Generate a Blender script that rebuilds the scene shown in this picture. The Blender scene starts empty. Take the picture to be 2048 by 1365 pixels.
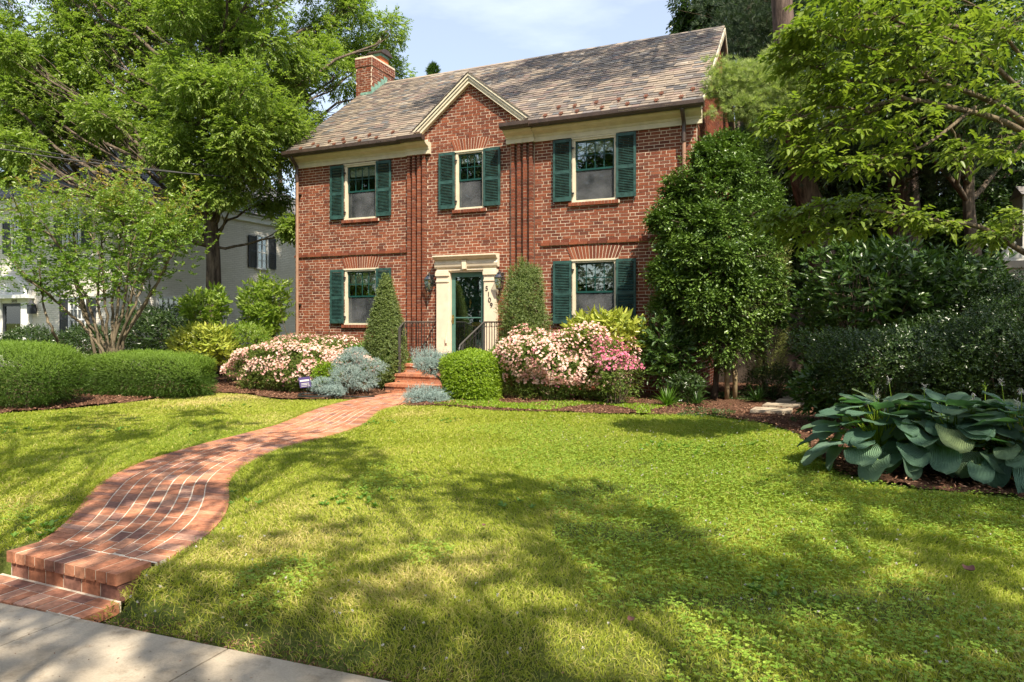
import bpy, math, random
import numpy as np
from mathutils import Vector, Matrix
S = bpy.context.scene
COL = S.collection
random.seed(7); R = np.random.default_rng(11)

# ------------------------------------------------------------------ camera
FPX = 1365.0; YAW = math.atan(FPX/3124); CY, SY = math.cos(YAW), math.sin(YAW)
CAM = (2.065, -13.94, 1.45); HOR = 645
cam = bpy.data.objects.new('camera', bpy.data.cameras.new('camera')); COL.objects.link(cam)
cam.location = CAM; cam.rotation_euler = (math.radians(90), 0, YAW)
cam.data.lens = 24.0; cam.data.sensor_width = 36; cam.data.shift_y = -37.5/2048
cam.data.clip_end = 2000; S.camera = cam

# ------------------------------------------------------------------ light
SUN_EL, SUN_AZ = math.radians(53), math.radians(45)     # azimuth measured from the facade normal towards +X
sd = Vector((math.sin(SUN_AZ)*math.cos(SUN_EL), -math.cos(SUN_AZ)*math.cos(SUN_EL), math.sin(SUN_EL)))
sun = bpy.data.objects.new('sun', bpy.data.lights.new('sun', 'SUN')); COL.objects.link(sun)
sun.data.energy = 5.0; sun.data.angle = math.radians(0.55); sun.data.color = (1.0, 0.905, 0.74)
sun.rotation_euler = (-sd).to_track_quat('-Z', 'Y').to_euler()
W = bpy.data.worlds.new('World'); S.world = W; W.use_nodes = True
wn = W.node_tree.nodes; wl = W.node_tree.links; wn.clear()
sky = wn.new('ShaderNodeTexSky'); sky.sky_type = 'NISHITA'; sky.sun_disc = False
sky.sun_elevation = SUN_EL; sky.sun_rotation = math.radians(135); sky.air_density = 1.0; sky.dust_density = 1.6; sky.ozone_density = 1.2
tc = wn.new('ShaderNodeTexCoord'); mp = wn.new('ShaderNodeMapping'); mp.inputs['Scale'].default_value = (1.2, 1.2, 4.5)
nz = wn.new('ShaderNodeTexNoise'); nz.inputs['Scale'].default_value = 2.2; nz.inputs['Detail'].default_value = 7; nz.inputs['Roughness'].default_value = .55
cr = wn.new('ShaderNodeValToRGB'); cr.color_ramp.elements[0].position = .42; cr.color_ramp.elements[1].position = .75
cr.color_ramp.elements[0].color = (.22, .22, .22, 1); cr.color_ramp.elements[1].color = (.5, .5, .5, 1)
mx = wn.new('ShaderNodeMixRGB'); mx.inputs['Color2'].default_value = (8.6, 9.0, 9.6, 1)
bg = wn.new('ShaderNodeBackground'); bg.inputs['Strength'].default_value = 0.10
wo = wn.new('ShaderNodeOutputWorld')
wl.new(tc.outputs['Generated'], mp.inputs['Vector']); wl.new(mp.outputs['Vector'], nz.inputs['Vector'])
wl.new(nz.outputs['Fac'], cr.inputs['Fac']); wl.new(cr.outputs['Color'], mx.inputs['Fac'])
wl.new(sky.outputs['Color'], mx.inputs['Color1']); wl.new(mx.outputs['Color'], bg.inputs['Color']); wl.new(bg.outputs[0], wo.inputs[0])
S.view_settings.view_transform = 'Standard'; S.view_settings.look = 'None'; S.view_settings.exposure = 1.12; S.view_settings.gamma = 1
S.render.engine = 'CYCLES'
S.cycles.max_bounces = 8; S.cycles.transmission_bounces = 5; S.cycles.transparent_max_bounces = 10
S.cycles.diffuse_bounces = 4; S.cycles.glossy_bounces = 3; S.cycles.use_denoising = True
S.cycles.sample_clamp_indirect = 6

# ------------------------------------------------------------------ helpers
def ray(x, y):
    a = (x-1024)/FPX; b = (HOR-y)/FPX
    return np.array((a*CY-SY, a*SY+CY, b))
def at(x, y, Z): return np.array(CAM)+Z*ray(x, y)
def fac(x, y, Y=0.0):
    r = ray(x, y); return np.array(CAM)+(Y-CAM[1])/r[1]*r

MATS = {}
def nodes_of(name):
    m = bpy.data.materials.new(name); m.use_nodes = True
    n = m.node_tree.nodes; l = m.node_tree.links; n.clear()
    out = n.new('ShaderNodeOutputMaterial'); MATS[name] = m
    return m, n, l, out
def inp(l, sock, v):
    if hasattr(v, 'is_linked') or hasattr(v, 'links'): l.new(v, sock)
    elif isinstance(v, (tuple, list)) and len(v) == 3 and len(sock.default_value) == 4: sock.default_value = (*v, 1)
    else: sock.default_value = v
def noise(n, l, scale, detail=4, rough=.55, vec=None, obj=True):
    if vec is None:
        t = n.new('ShaderNodeTexCoord'); vec = t.outputs['Object']
    z = n.new('ShaderNodeTexNoise'); z.inputs['Scale'].default_value = scale; z.inputs['Detail'].default_value = detail; z.inputs['Roughness'].default_value = rough
    l.new(vec, z.inputs['Vector']); return z.outputs['Fac']
def ramp(n, l, fac_, stops):
    c = n.new('ShaderNodeValToRGB'); e = c.color_ramp.elements
    while len(e) < len(stops): e.new(.5)
    for k, (p, col) in enumerate(stops):
        e[k].position = p; e[k].color = (*col, 1) if len(col) == 3 else col
    l.new(fac_, c.inputs['Fac']); return c.outputs['Color']
def mix(n, l, f, a, b, mode='MIX'):
    m = n.new('ShaderNodeMixRGB'); m.blend_type = mode
    inp(l, m.inputs['Fac'], f); inp(l, m.inputs['Color1'], a); inp(l, m.inputs['Color2'], b); return m.outputs['Color']
def attr(n, name):
    a = n.new('ShaderNodeAttribute'); a.attribute_name = name; return a
def bump(n, l, h, strength=.4, dist=.01):
    b = n.new('ShaderNodeBump'); b.inputs['Strength'].default_value = strength; b.inputs['Distance'].default_value = dist
    l.new(h, b.inputs['Height']); return b.outputs['Normal']
def princ(n, l, out, col, rough=.6, spec=.3, normal=None, metal=0):
    p = n.new('ShaderNodeBsdfPrincipled'); inp(l, p.inputs['Base Color'], col); inp(l, p.inputs['Roughness'], rough)
    p.inputs['Specular IOR Level'].default_value = spec; p.inputs['Metallic'].default_value = metal
    if normal is not None: l.new(normal, p.inputs['Normal'])
    if out is not None: l.new(p.outputs[0], out.inputs['Surface'])
    return p
def solid(name, col, rough=.6, spec=.3, metal=0, var=.12, scale=6, bs=.15, bd=.004):
    m, n, l, out = nodes_of(name)
    f = noise(n, l, scale, 5)
    c2 = tuple(min(1, c*(1+var)) for c in col); c1 = tuple(c*(1-var*1.6) for c in col)
    c = ramp(n, l, f, [(.3, c1), (.7, c2)])
    princ(n, l, out, c, rough, spec, bump(n, l, noise(n, l, scale*12, 3), bs, bd), metal)
    return m
def multi(name, stops, rough=.75, spec=.25, dirt=.25, bscale=60, bs=.5, bd=.004, big=.8):
    """colour of each separate piece from its own number; fine grain on top"""
    m, n, l, out = nodes_of(name)
    a = attr(n, 'rnd'); c = ramp(n, l, a.outputs['Fac'], stops)
    f = noise(n, l, bscale*.5, 5); g = noise(n, l, big, 4)
    c = mix(n, l, dirt, c, ramp(n, l, f, [(.3, (.35, .33, .31)), (.7, (1.25, 1.2, 1.15))]), 'MULTIPLY')
    c = mix(n, l, .5, c, ramp(n, l, g, [(.33, (.62, .62, .65)), (.65, (1.18, 1.14, 1.08))]), 'MULTIPLY')
    t = n.new('ShaderNodeTexCoord'); mp = n.new('ShaderNodeMapping'); mp.inputs['Scale'].default_value = (2.2, 2.2, .35); l.new(t.outputs['Object'], mp.inputs['Vector'])
    c = mix(n, l, .45, c, ramp(n, l, noise(n, l, 1.0, 6, .65, vec=mp.outputs['Vector']), [(.34, (.55, .54, .55)), (.5, (1, 1, 1)), (.7, (1.12, 1.1, 1.06))]), 'MULTIPLY')
    princ(n, l, out, c, rough, spec, bump(n, l, noise(n, l, bscale, 4), bs, bd)); return m
def leafmat(name, c1, c2, rough=.42, spec=.35, trans=.35, tcol=None, third=None):
    m, n, l, out = nodes_of(name)
    a = attr(n, 'rnd'); stops = [(0, c1), (1, c2)] if third is None else [(0, c1), (.75, c2), (1, third)]
    c = ramp(n, l, a.outputs['Fac'], stops)
    p = princ(n, l, None, c, rough, spec)
    t = n.new('ShaderNodeBsdfTranslucent')
    tc_ = mix(n, l, 1, c, tcol or (1.5, 1.7, .7), 'MULTIPLY'); l.new(tc_, t.inputs['Color'])
    ms = n.new('ShaderNodeMixShader'); ms.inputs[0].default_value = trans
    l.new(p.outputs[0], ms.inputs[1]); l.new(t.outputs[0], ms.inputs[2]); l.new(ms.outputs[0], out.inputs['Surface'])
    return m

def mesh_obj(name, V, F, mat=None, parent=None, rnd=None, smooth=False, extra=None, matidx=None):
    """V (n,3); F list of arrays with equal corner counts, or one array"""
    V = np.asarray(V, dtype=np.float32)
    if isinstance(F, np.ndarray): F = [F]
    F = [np.asarray(f, dtype=np.int32) for f in F if len(f)]
    me = bpy.data.meshes.new(name)
    nl = sum(f.size for f in F); nf = sum(len(f) for f in F)
    me.vertices.add(len(V)); me.vertices.foreach_set('co', V.ravel())
    me.loops.add(nl); me.polygons.add(nf)
    me.loops.foreach_set('vertex_index', np.concatenate([f.ravel() for f in F]))
    tot = np.concatenate([np.full(len(f), f.shape[1], dtype=np.int32) for f in F])
    st = np.concatenate([[0], np.cumsum(tot)[:-1]]).astype(np.int32)
    me.polygons.foreach_set('loop_start', st)
    me.polygons.foreach_set('use_smooth', np.full(nf, smooth, dtype=bool))
    if matidx is not None: me.polygons.foreach_set('material_index', np.asarray(matidx, dtype=np.int32))
    if rnd is not None:
        a = me.attributes.new('rnd', 'FLOAT', 'POINT'); a.data.foreach_set('value', np.asarray(rnd, dtype=np.float32))
    for k, v in (extra or {}).items():
        a = me.attributes.new(k, 'FLOAT', 'POINT'); a.data.foreach_set('value', np.asarray(v, dtype=np.float32))
    me.update(); me.validate()
    for mm in (mat if isinstance(mat, (list, tuple)) else [mat]):
        if mm is not None: me.materials.append(mm if not isinstance(mm, str) else MATS[mm])
    o = bpy.data.objects.new(name, me); COL.objects.link(o)
    if parent is not None:
        o.parent = parent
        w = Vector((0, 0, 0)); q = parent
        while q is not None: w += q.location; q = q.parent
        o.location = -w                      # all geometry is written in world coordinates
    return o
def tag(o, label=None, cat=None, group=None, kind=None):
    if label: o['label'] = label
    if cat: o['category'] = cat
    if group: o['group'] = group
    if kind: o['kind'] = kind
    return o
def empty(name, loc, label=None, cat=None, group=None):
    o = bpy.data.objects.new(name, None); COL.objects.link(o); o.location = loc; o.empty_display_size = .2
    return tag(o, label, cat, group)

class MB:
    """collects boxes, tubes and prisms into one mesh"""
    def __init__(s): s.V = []; s.F = {}; s.n = 0; s.r = []
    def add(s, V, F, r=None):
        V = np.asarray(V, float).reshape(-1, 3)
        for f in F: s.F.setdefault(len(f), []).append([i+s.n for i in f])
        s.V.append(V); s.n += len(V); s.r += [random.random() if r is None else r]*len(V)
    def box(s, x0, x1, y0, y1, z0, z1, r=None):
        s.add([(x, y, z) for z in (z0, z1) for x, y in ((x0, y0), (x1, y0), (x1, y1), (x0, y1))],
              [(3, 2, 1, 0), (4, 5, 6, 7), (0, 1, 5, 4), (1, 2, 6, 5), (2, 3, 7, 6), (3, 0, 4, 7)], r)
    def obox(s, c, ax, hx, hy, hz, r=None):
        """box about centre c with axes ax (3 vectors) and half sizes"""
        c = np.array(c, float); a = [np.array(v, float) for v in ax]
        s.add([c+i*hx*a[0]+j*hy*a[1]+k*hz*a[2] for k in (-1, 1) for i, j in ((-1, -1), (1, -1), (1, 1), (-1, 1))],
              [(3, 2, 1, 0), (4, 5, 6, 7), (0, 1, 5, 4), (1, 2, 6, 5), (2, 3, 7, 6), (3, 0, 4, 7)], r)
    def prism(s, poly, axis, a0, a1, r=None):
        """poly in the two other axes, swept along axis"""
        k = len(poly); o = {'x': lambda a, p: (a, p[0], p[1]), 'y': lambda a, p: (p[0], a, p[1]), 'z': lambda a, p: (p[0], p[1], a)}[axis]
        s.add([o(a0, p) for p in poly]+[o(a1, p) for p in poly],
              [tuple(range(k))[::-1], tuple(range(k, 2*k))]+[(i, (i+1) % k, k+(i+1) % k, k+i) for i in range(k)], r)
    def tube(s, pts, rad, sides=8, r=None, cap=True):
        P = np.array(pts, float); n = len(P)
        rad = np.full(n, rad) if np.isscalar(rad) else np.array(rad, float)
        T = np.gradient(P, axis=0); T /= np.linalg.norm(T, axis=1)[:, None]+1e-9
        up = np.array((0, 0, 1.)) if abs(T[0][2]) < .9 else np.array((1., 0, 0))
        vs = []; u = np.cross(T[0], up); u /= np.linalg.norm(u)
        for i in range(n):
            u = u-T[i]*u.dot(T[i]); u /= np.linalg.norm(u)+1e-9; v = np.cross(T[i], u)
            for k in range(sides):
                a = 2*math.pi*k/sides; vs.append(P[i]+rad[i]*(math.cos(a)*u+math.sin(a)*v))
        f = [(i*sides+k, i*sides+(k+1) % sides, (i+1)*sides+(k+1) % sides, (i+1)*sides+k) for i in range(n-1) for k in range(sides)]
        if cap: f += [tuple(range(sides))[::-1], tuple((n-1)*sides+k for k in range(sides))]
        s.add(vs, f, r)
    def lathe(s, c, prof, sides=12, r=None):
        c = np.array(c, float)
        s.tube([c+np.array((0, 0, z)) for _, z in prof], [q for q, _ in prof], sides, r)
    def build(s, name, mat, parent=None, smooth=False):
        return mesh_obj(name, np.concatenate(s.V), [np.array(v) for v in s.F.values()], mat, parent, rnd=s.r, smooth=smooth)

def smoothpath(pts, n=8):
    P = [np.array(p, float) for p in pts]; P = [2*P[0]-P[1]]+P+[2*P[-1]-P[-2]]; out = []
    for i in range(1, len(P)-2):
        for t in np.linspace(0, 1, n, endpoint=False):
            a, b, c, d = P[i-1:i+3]
            out.append(.5*((2*b)+(-a+c)*t+(2*a-5*b+4*c-d)*t*t+(-a+3*b-3*c+d)*t**3))
    out.append(P[-2]); return np.array(out)

# ------------------------------------------------------------------ materials
BRICKS = [(0, (.12, .040, .026)), (.2, (.165, .050, .029)), (.5, (.205, .062, .033)), (.8, (.245, .076, .038)), (.94, (.18, .066, .043)), (1, (.29, .105, .056))]
multi('brick', BRICKS, .85, .2, .45, 90, .7, .006)
multi('path_brick', [(0, (.22, .11, .085)), (.08, (.31, .16, .12)), (.2, (.39, .165, .095)), (.65, (.46, .20, .115)), (.88, (.50, .25, .155)), (1, (.34, .21, .17))], .85, .2, .6, 55, .5, .004)
multi('slate', [(0, (.085, .08, .08)), (.2, (.155, .13, .11)), (.42, (.22, .18, .145)), (.6, (.285, .235, .18)), (.74, (.19, .135, .115)), (.88, (.125, .13, .135)), (1, (.36, .31, .25))], .62, .35, .35, 40, .5, .006)
multi('dark_slate', [(0, (.09, .10, .12)), (.5, (.15, .16, .18)), (.85, (.20, .19, .19)), (1, (.26, .23, .21))], .6, .35, .3, 40, .5, .006)
solid('mortar', (.60, .50, .38), .95, .1, scale=14, bs=.6)
solid('path_mortar', (.62, .53, .42), .95, .1, scale=14, bs=.6)
solid('cream', (.60, .53, .39), .5, .35, var=.08)
solid('white_paint', (.76, .76, .74), .55, .3, var=.06)
solid('stone_trim', (.64, .545, .41), .6, .3, var=.06)
solid('green_paint', (.024, .066, .058), .5, .35, var=.3, scale=9)
solid('door_frame_green', (.07, .16, .13), .4, .4, var=.08)
solid('dark_green', (.008, .05, .042), .35, .45)
solid('gutter_brown', (.055, .036, .028), .4, .45, var=.2)
solid('copper_brown', (.30, .17, .11), .45, .4, var=.15)
solid('rust', (.12, .045, .025), .7, .3)
solid('iron', (.018, .017, .016), .45, .5, bs=.3)
solid('iron_grey', (.06, .055, .05), .5, .5, bs=.3)
solid('brass', (.62, .42, .12), .3, .5, metal=.9)
solid('black_paint', (.02, .02, .022), .4, .4)
solid('slate_paint', (.045, .05, .06), .5, .3)
solid('terracotta', (.42, .13, .05), .8, .2)
solid('verdigris', (.17, .30, .24), .75, .3, var=.3, scale=12)
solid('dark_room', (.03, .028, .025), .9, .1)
solid('blind', (.62, .60, .46), .8, .1, var=.04)
solid('fence_wood', (.055, .042, .032), .85, .2, var=.35, scale=3)
solid('post_wood', (.34, .26, .15), .8, .2, var=.2, scale=5)
solid('siding', (.48, .47, .43), .7, .25, var=.05)
solid('stucco', (.26, .235, .20), .9, .15, var=.1)
solid('rubber', (.012, .014, .013), .45, .4)
solid('cable', (.035, .034, .034), .6, .3)
solid('sign_purple', (.10, .07, .22), .4, .4)
solid('sign_white', (.75, .72, .7), .4, .4)
solid('flagstone', (.33, .27, .20), .9, .15, var=.3, scale=2.5, bs=.5, bd=.01)
solid('dead_leaf', (.15, .07, .055), .8, .2)
def bark(name, c1, c2, sx=9, sz=1.6):
    m, n, l, out = nodes_of(name)
    t = n.new('ShaderNodeTexCoord'); mp = n.new('ShaderNodeMapping'); mp.inputs['Scale'].default_value = (sx, sx, sz); l.new(t.outputs['Object'], mp.inputs['Vector'])
    f = noise(n, l, 1.6, 7, .65, vec=mp.outputs['Vector'])
    c = ramp(n, l, f, [(.35, c1), (.62, c2)])
    princ(n, l, out, c, .9, .15, bump(n, l, f, .9, .04)); return m
bark('bark', (.035, .026, .02), (.15, .115, .085)); bark('pine_bark', (.025, .018, .015), (.15, .105, .085), 7, 1.2)
bark('smooth_bark', (.075, .058, .038), (.18, .145, .095), 5, 1.0); bark('twig', (.06, .045, .03), (.18, .14, .09))
# concrete
m, n, l, out = nodes_of('concrete')
c = ramp(n, l, noise(n, l, 1.3, 8, .6), [(.3, (.28, .235, .175)), (.7, (.42, .36, .28))])
c = mix(n, l, .5, c, ramp(n, l, noise(n, l, 90, 4, .7), [(.3, (.7, .7, .7)), (.6, (1.1, 1.1, 1.1))]), 'MULTIPLY')
c = mix(n, l, .6, c, ramp(n, l, noise(n, l, 7, 6, .75), [(.34, (.55, .51, .46)), (.47, (1, 1, 1))]), 'MULTIPLY')
c = mix(n, l, .7, c, ramp(n, l, noise(n, l, 2.2, 5, .7), [(.30, (.6, .57, .52)), (.5, (1, 1, 1))]), 'MULTIPLY')
princ(n, l, out, c, .9, .2, bump(n, l, noise(n, l, 140, 4), .35, .004))
# soil under the grass
m, n, l, out = nodes_of('turf')
f = noise(n, l, 1.1, 6, .6); g = noise(n, l, 60, 5, .7)
c = ramp(n, l, g, [(.3, (.035, .045, .012)), (.5, (.085, .11, .025)), (.72, (.16, .145, .06))])
c = mix(n, l, .55, c, ramp(n, l, f, [(.35, (.75, .85, .6)), (.7, (1.25, 1.1, .9))]), 'MULTIPLY')
princ(n, l, out, c, .95, .1, bump(n, l, g, .8, .02))
# mulch
m, n, l, out = nodes_of('mulch')
c = ramp(n, l, noise(n, l, 55, 6, .75), [(.3, (.035, .018, .012)), (.5, (.12, .06, .036)), (.68, (.27, .155, .10))])
princ(n, l, out, c, .95, .1, bump(n, l, noise(n, l, 45, 6, .75), 1, .05))
multi('chips', [(0, (.07, .032, .02)), (.5, (.19, .09, .055)), (1, (.36, .22, .145))], .9, .15, .3)
# white painted brick
m, n, l, out = nodes_of('white_brick')
t = n.new('ShaderNodeTexCoord'); sx = n.new('ShaderNodeSeparateXYZ'); cx = n.new('ShaderNodeCombineXYZ'); ad = n.new('ShaderNodeMath'); ad.operation = 'ADD'
l.new(t.outputs['Object'], sx.inputs[0]); l.new(sx.outputs['X'], ad.inputs[0]); l.new(sx.outputs['Y'], ad.inputs[1]); l.new(ad.outputs[0], cx.inputs['X']); l.new(sx.outputs['Z'], cx.inputs['Y'])
b = n.new('ShaderNodeTexBrick'); b.inputs['Scale'].default_value = 1; b.inputs['Brick Width'].default_value = .213; b.inputs['Row Height'].default_value = .0677; b.inputs['Mortar Size'].default_value = .007; b.inputs['Mortar Smooth'].default_value = .4
b.inputs['Color1'].default_value = (.80, .76, .68, 1); b.inputs['Color2'].default_value = (.73, .69, .61, 1); b.inputs['Mortar'].default_value = (.62, .58, .51, 1)
l.new(cx.outputs[0], b.inputs['Vector'])
c = mix(n, l, .5, b.outputs['Color'], ramp(n, l, noise(n, l, 1.2, 6), [(.3, (.82, .81, .78)), (.7, (1.05, 1.05, 1.05))]), 'MULTIPLY')
iv = n.new('ShaderNodeInvert'); l.new(b.outputs['Fac'], iv.inputs['Color'])
princ(n, l, out, c, .7, .25, bump(n, l, iv.outputs[0], .8, .012))
# window glass
def glassmat(name, tint=(.02, .025, .025), mirror=.16, wav=.0):
    m, n, l, out = nodes_of(name)
    g = n.new('ShaderNodeBsdfGlossy'); g.inputs['Roughness'].default_value = .015; g.inputs['Color'].default_value = (.9, .95, .93, 1)
    nb = bump(n, l, noise(n, l, 2.0, 1), .02, .004); l.new(nb, g.inputs['Normal'])
    tr = n.new('ShaderNodeBsdfTransparent'); tr.inputs['Color'].default_value = (.86, .9, .88, 1)
    fr = n.new('ShaderNodeLayerWeight'); fr.inputs['Blend'].default_value = mirror
    ma = n.new('ShaderNodeMath'); ma.operation = 'MAXIMUM'; ma.inputs[1].default_value = mirror; l.new(fr.outputs['Fresnel'], ma.inputs[0])
    ms = n.new('ShaderNodeMixShader'); l.new(ma.outputs[0], ms.inputs[0]); l.new(tr.outputs[0], ms.inputs[1]); l.new(g.outputs[0], ms.inputs[2]); l.new(ms.outputs[0], out.inputs['Surface'])
glassmat('glass', mirror=.19); glassmat('door_glass', mirror=.22); glassmat('lantern_glass', mirror=.2)
m, n, l, out = nodes_of('screen')        # insect screen: fine grey mesh that dims what is behind it
d = n.new('ShaderNodeBsdfDiffuse'); l.new(ramp(n, l, noise(n, l, 1.7, 4), [(.38, (.05, .055, .06)), (.62, (.15, .155, .165))]), d.inputs['Color'])
tr = n.new('ShaderNodeBsdfTransparent'); ms = n.new('ShaderNodeMixShader'); ms.inputs[0].default_value = .55
l.new(tr.outputs[0], ms.inputs[1]); l.new(d.outputs[0], ms.inputs[2]); l.new(ms.outputs[0], out.inputs['Surface'])
# foliage
leafmat('ash_leaf', (.10, .17, .03), (.27, .33, .08), .42, .4, .42)
leafmat('dogwood_leaf', (.095, .16, .02), (.235, .29, .05), .42, .35, .42, tcol=(1.35, 1.45, .7))
leafmat('crape_leaf', (.085, .17, .02), (.20, .28, .04), .4, .4, .35, third=(.28, .19, .04))
leafmat('holly_leaf', (.035, .08, .014), (.14, .22, .035), .4, .5, .12)
leafmat('box_leaf', (.13, .22, .012), (.26, .36, .025), .4, .4, .3)
leafmat('cone_leaf', (.07, .11, .03), (.20, .25, .075), .45, .35, .25)
leafmat('yew_leaf', (.04, .085, .012), (.16, .25, .028), .5, .3, .25)
leafmat('juniper_leaf', (.16, .23, .21), (.33, .41, .38), .6, .25, .1, tcol=(1, 1.1, 1))
leafmat('aucuba_leaf', (.20, .27, .03), (.45, .46, .08), .35, .45, .3, tcol=(1.2, 1.2, .6))
leafmat('rhodo_leaf', (.028, .068, .013), (.085, .145, .027), .35, .45, .2)
leafmat('rhodo_young', (.11, .19, .02), (.24, .31, .045), .4, .35, .35)
leafmat('azalea_leaf', (.06, .11, .018), (.16, .21, .04), .5, .3, .3, third=(.22, .15, .06))
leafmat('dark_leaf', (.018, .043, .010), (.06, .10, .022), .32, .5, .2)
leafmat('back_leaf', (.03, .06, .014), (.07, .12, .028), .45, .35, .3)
leafmat('pine_leaf', (.17, .23, .07), (.38, .43, .17), .5, .3, .35)
leafmat('dark_pine', (.02, .04, .018), (.05, .08, .03), .5, .3, .15)
leafmat('cypress_leaf', (.14, .17, .045), (.30, .32, .10), .55, .2, .2)
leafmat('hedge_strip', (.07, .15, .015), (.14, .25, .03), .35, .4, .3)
leafmat('petal_pink', (.74, .38, .34), (.88, .68, .58), .5, .2, .3, tcol=(1.1, .9, .85))
leafmat('petal_magenta', (.58, .12, .24), (.78, .30, .42), .5, .2, .3, tcol=(1.1, .7, .8))
leafmat('petal_white', (.40, .38, .33), (.60, .57, .52), .5, .2, .2, tcol=(1, 1, .9))
leafmat('grass_blade', (.145, .22, .02), (.355, .385, .05), .5, .25, .38, tcol=(1.3, 1.4, .5), third=(.52, .43, .18))
leafmat('clover_leaf', (.12, .23, .022), (.30, .40, .06), .5, .25, .3)
# hosta: ribbed blue-green leaf
m, n, l, out = nodes_of('hosta_leaf')
a = attr(n, 'rnd'); u = attr(n, 'rib'); mt = n.new('ShaderNodeMath'); mt.operation = 'MULTIPLY'; mt.inputs[1].default_value = 62
l.new(u.outputs['Fac'], mt.inputs[0]); sn = n.new('ShaderNodeMath'); sn.operation = 'SINE'; l.new(mt.outputs[0], sn.inputs[0])
c = ramp(n, l, a.outputs['Fac'], [(0, (.11, .22, .15)), (.5, (.18, .32, .215)), (.85, (.25, .38, .22)), (1, (.34, .42, .17))])
c = mix(n, l, 1, c, ramp(n, l, sn.outputs[0], [(0, (.88, .89, .89)), (1, (1.06, 1.05, 1.04))]), 'MULTIPLY')
c = mix(n, l, .6, c, ramp(n, l, noise(n, l, 14, 5), [(.3, (.75, .8, .8)), (.7, (1.15, 1.12, 1.05))]), 'MULTIPLY')
p = princ(n, l, None, c, .5, .35, bump(n, l, sn.outputs[0], .9, .014))
t = n.new('ShaderNodeBsdfTranslucent'); l.new(mix(n, l, 1, c, (1.3, 1.8, .6), 'MULTIPLY'), t.inputs['Color'])
ms = n.new('ShaderNodeMixShader'); ms.inputs[0].default_value = .18; l.new(p.outputs[0], ms.inputs[1]); l.new(t.outputs[0], ms.inputs[2]); l.new(ms.outputs[0], out.inputs['Surface'])

# ------------------------------------------------------------------ foliage builders
def unit(v): return v/(np.linalg.norm(v, axis=-1, keepdims=True)+1e-9)
def rdir(n): return unit(R.normal(size=(n, 3)))
def leaves(name, P, D, L, Wd, mat, parent, N=None, fold=.35, droop=.0, rnd=None, rich=False, shape=.42):
    """one folded blade per point: P base, D direction, L length, Wd width"""
    n = len(P); D = unit(D); N = rdir(n) if N is None else N+R.normal(size=(n, 3))*.35
    L = np.broadcast_to(np.asarray(L, float), (n,))*R.uniform(.7, 1.25, n); Wd = np.broadcast_to(np.asarray(Wd, float), (n,))*R.uniform(.8, 1.2, n)
    Sd = unit(np.cross(D, N)); Up = unit(np.cross(Sd, D))
    L_ = L[:, None]; W_ = Wd[:, None]*.5
    dz = np.zeros((n, 3)); dz[:, 2] = -1
    base = P; tip = P+D*L_+dz*droop*L_
    mid = P+D*L_*shape+dz*droop*.35*L_
    lf = mid+Sd*W_+Up*W_*fold; rt = mid-Sd*W_+Up*W_*fold
    rnd = R.random(n) if rnd is None else rnd
    if not rich:
        V = np.stack([base, lf, tip, rt], 1).reshape(-1, 3); k = 4
        F = (np.arange(n)*4)[:, None, None]+np.array([[0, 1, 2], [0, 2, 3]])[None]
    else:
        m2 = P+D*L_*.72+dz*droop*.62*L_; l2 = m2+Sd*W_*.72+Up*W_*fold*.7; r2 = m2-Sd*W_*.72+Up*W_*fold*.7
        m1 = P+D*L_*.3+dz*droop*.2*L_; l1 = m1+Sd*W_*.95+Up*W_*fold; r1 = m1-Sd*W_*.95+Up*W_*fold
        V = np.stack([base, l1, l2, tip, r2, r1, m1, m2], 1).reshape(-1, 3); k = 8
        F3 = (np.arange(n)*8)[:, None, None]+np.array([[0, 1, 6], [0, 6, 5], [7, 2, 3], [7, 3, 4]])[None]
        F4 = (np.arange(n)*8)[:, None, None]+np.array([[6, 1, 2, 7], [5, 6, 7, 4]])[None]
        return mesh_obj(name, V, [F3.reshape(-1, 3), F4.reshape(-1, 4)], mat, parent, rnd=np.repeat(rnd, k), smooth=True)
    return mesh_obj(name, V, F.reshape(-1, 3), mat, parent, rnd=np.repeat(rnd, k))
def sprays(P, D, k, length, spread=.9, droopy=.35):
    """leaf bases and directions set alternately along short twigs"""
    n = len(P); D = unit(D); t = (np.arange(k)+.6)/k
    Sd = unit(np.cross(D, np.array((0, 0, 1.))+R.normal(size=(n, 3))*.3))
    B = P[:, None]+D[:, None]*(t[None, :, None]*np.broadcast_to(length, (n,))[:, None, None])
    B[:, :, 2] -= (t**2)[None]*np.broadcast_to(length, (n,))[:, None]*droopy
    sg = np.where(np.arange(k) % 2 == 0, 1, -1)[None, :, None]*np.where(np.arange(k) == k-1, 0, 1)[None, :, None]
    E = D[:, None]*.75+Sd[:, None]*sg*spread+R.normal(size=(n, k, 3))*.18; E[:, :, 2] -= droopy*.9
    return B.reshape(-1, 3), unit(E.reshape(-1, 3))
def blob(n, c, rad, pw=2.0, shell=.55, lump=.12, zmin=None, seed=0, full=False):
    """points through the outer part of a lumpy rounded volume, with outward directions"""
    rs = np.random.default_rng(seed+5); K = rs.normal(size=(7, 3))*3.2; ph = rs.uniform(0, 6.3, 7)
    d = unit(R.normal(size=(int(n*1.7)+20, 3)))
    r = 1/(np.abs(d)**pw).sum(1)**(1/pw)
    r = r*(1+lump*np.sin(d@K.T+ph).sum(1)/2.4)
    q = R.random(len(d))**(1/3.) if full else shell+(1-shell)*R.random(len(d))**.6
    p = d*(r*q)[:, None]*np.array(rad); nn = unit(d/np.array(rad))
    p = p+np.array(c)
    if zmin is not None:
        ok = p[:, 2] > zmin; p, nn = p[ok], nn[ok]
    return p[:n], nn[:n]
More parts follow.
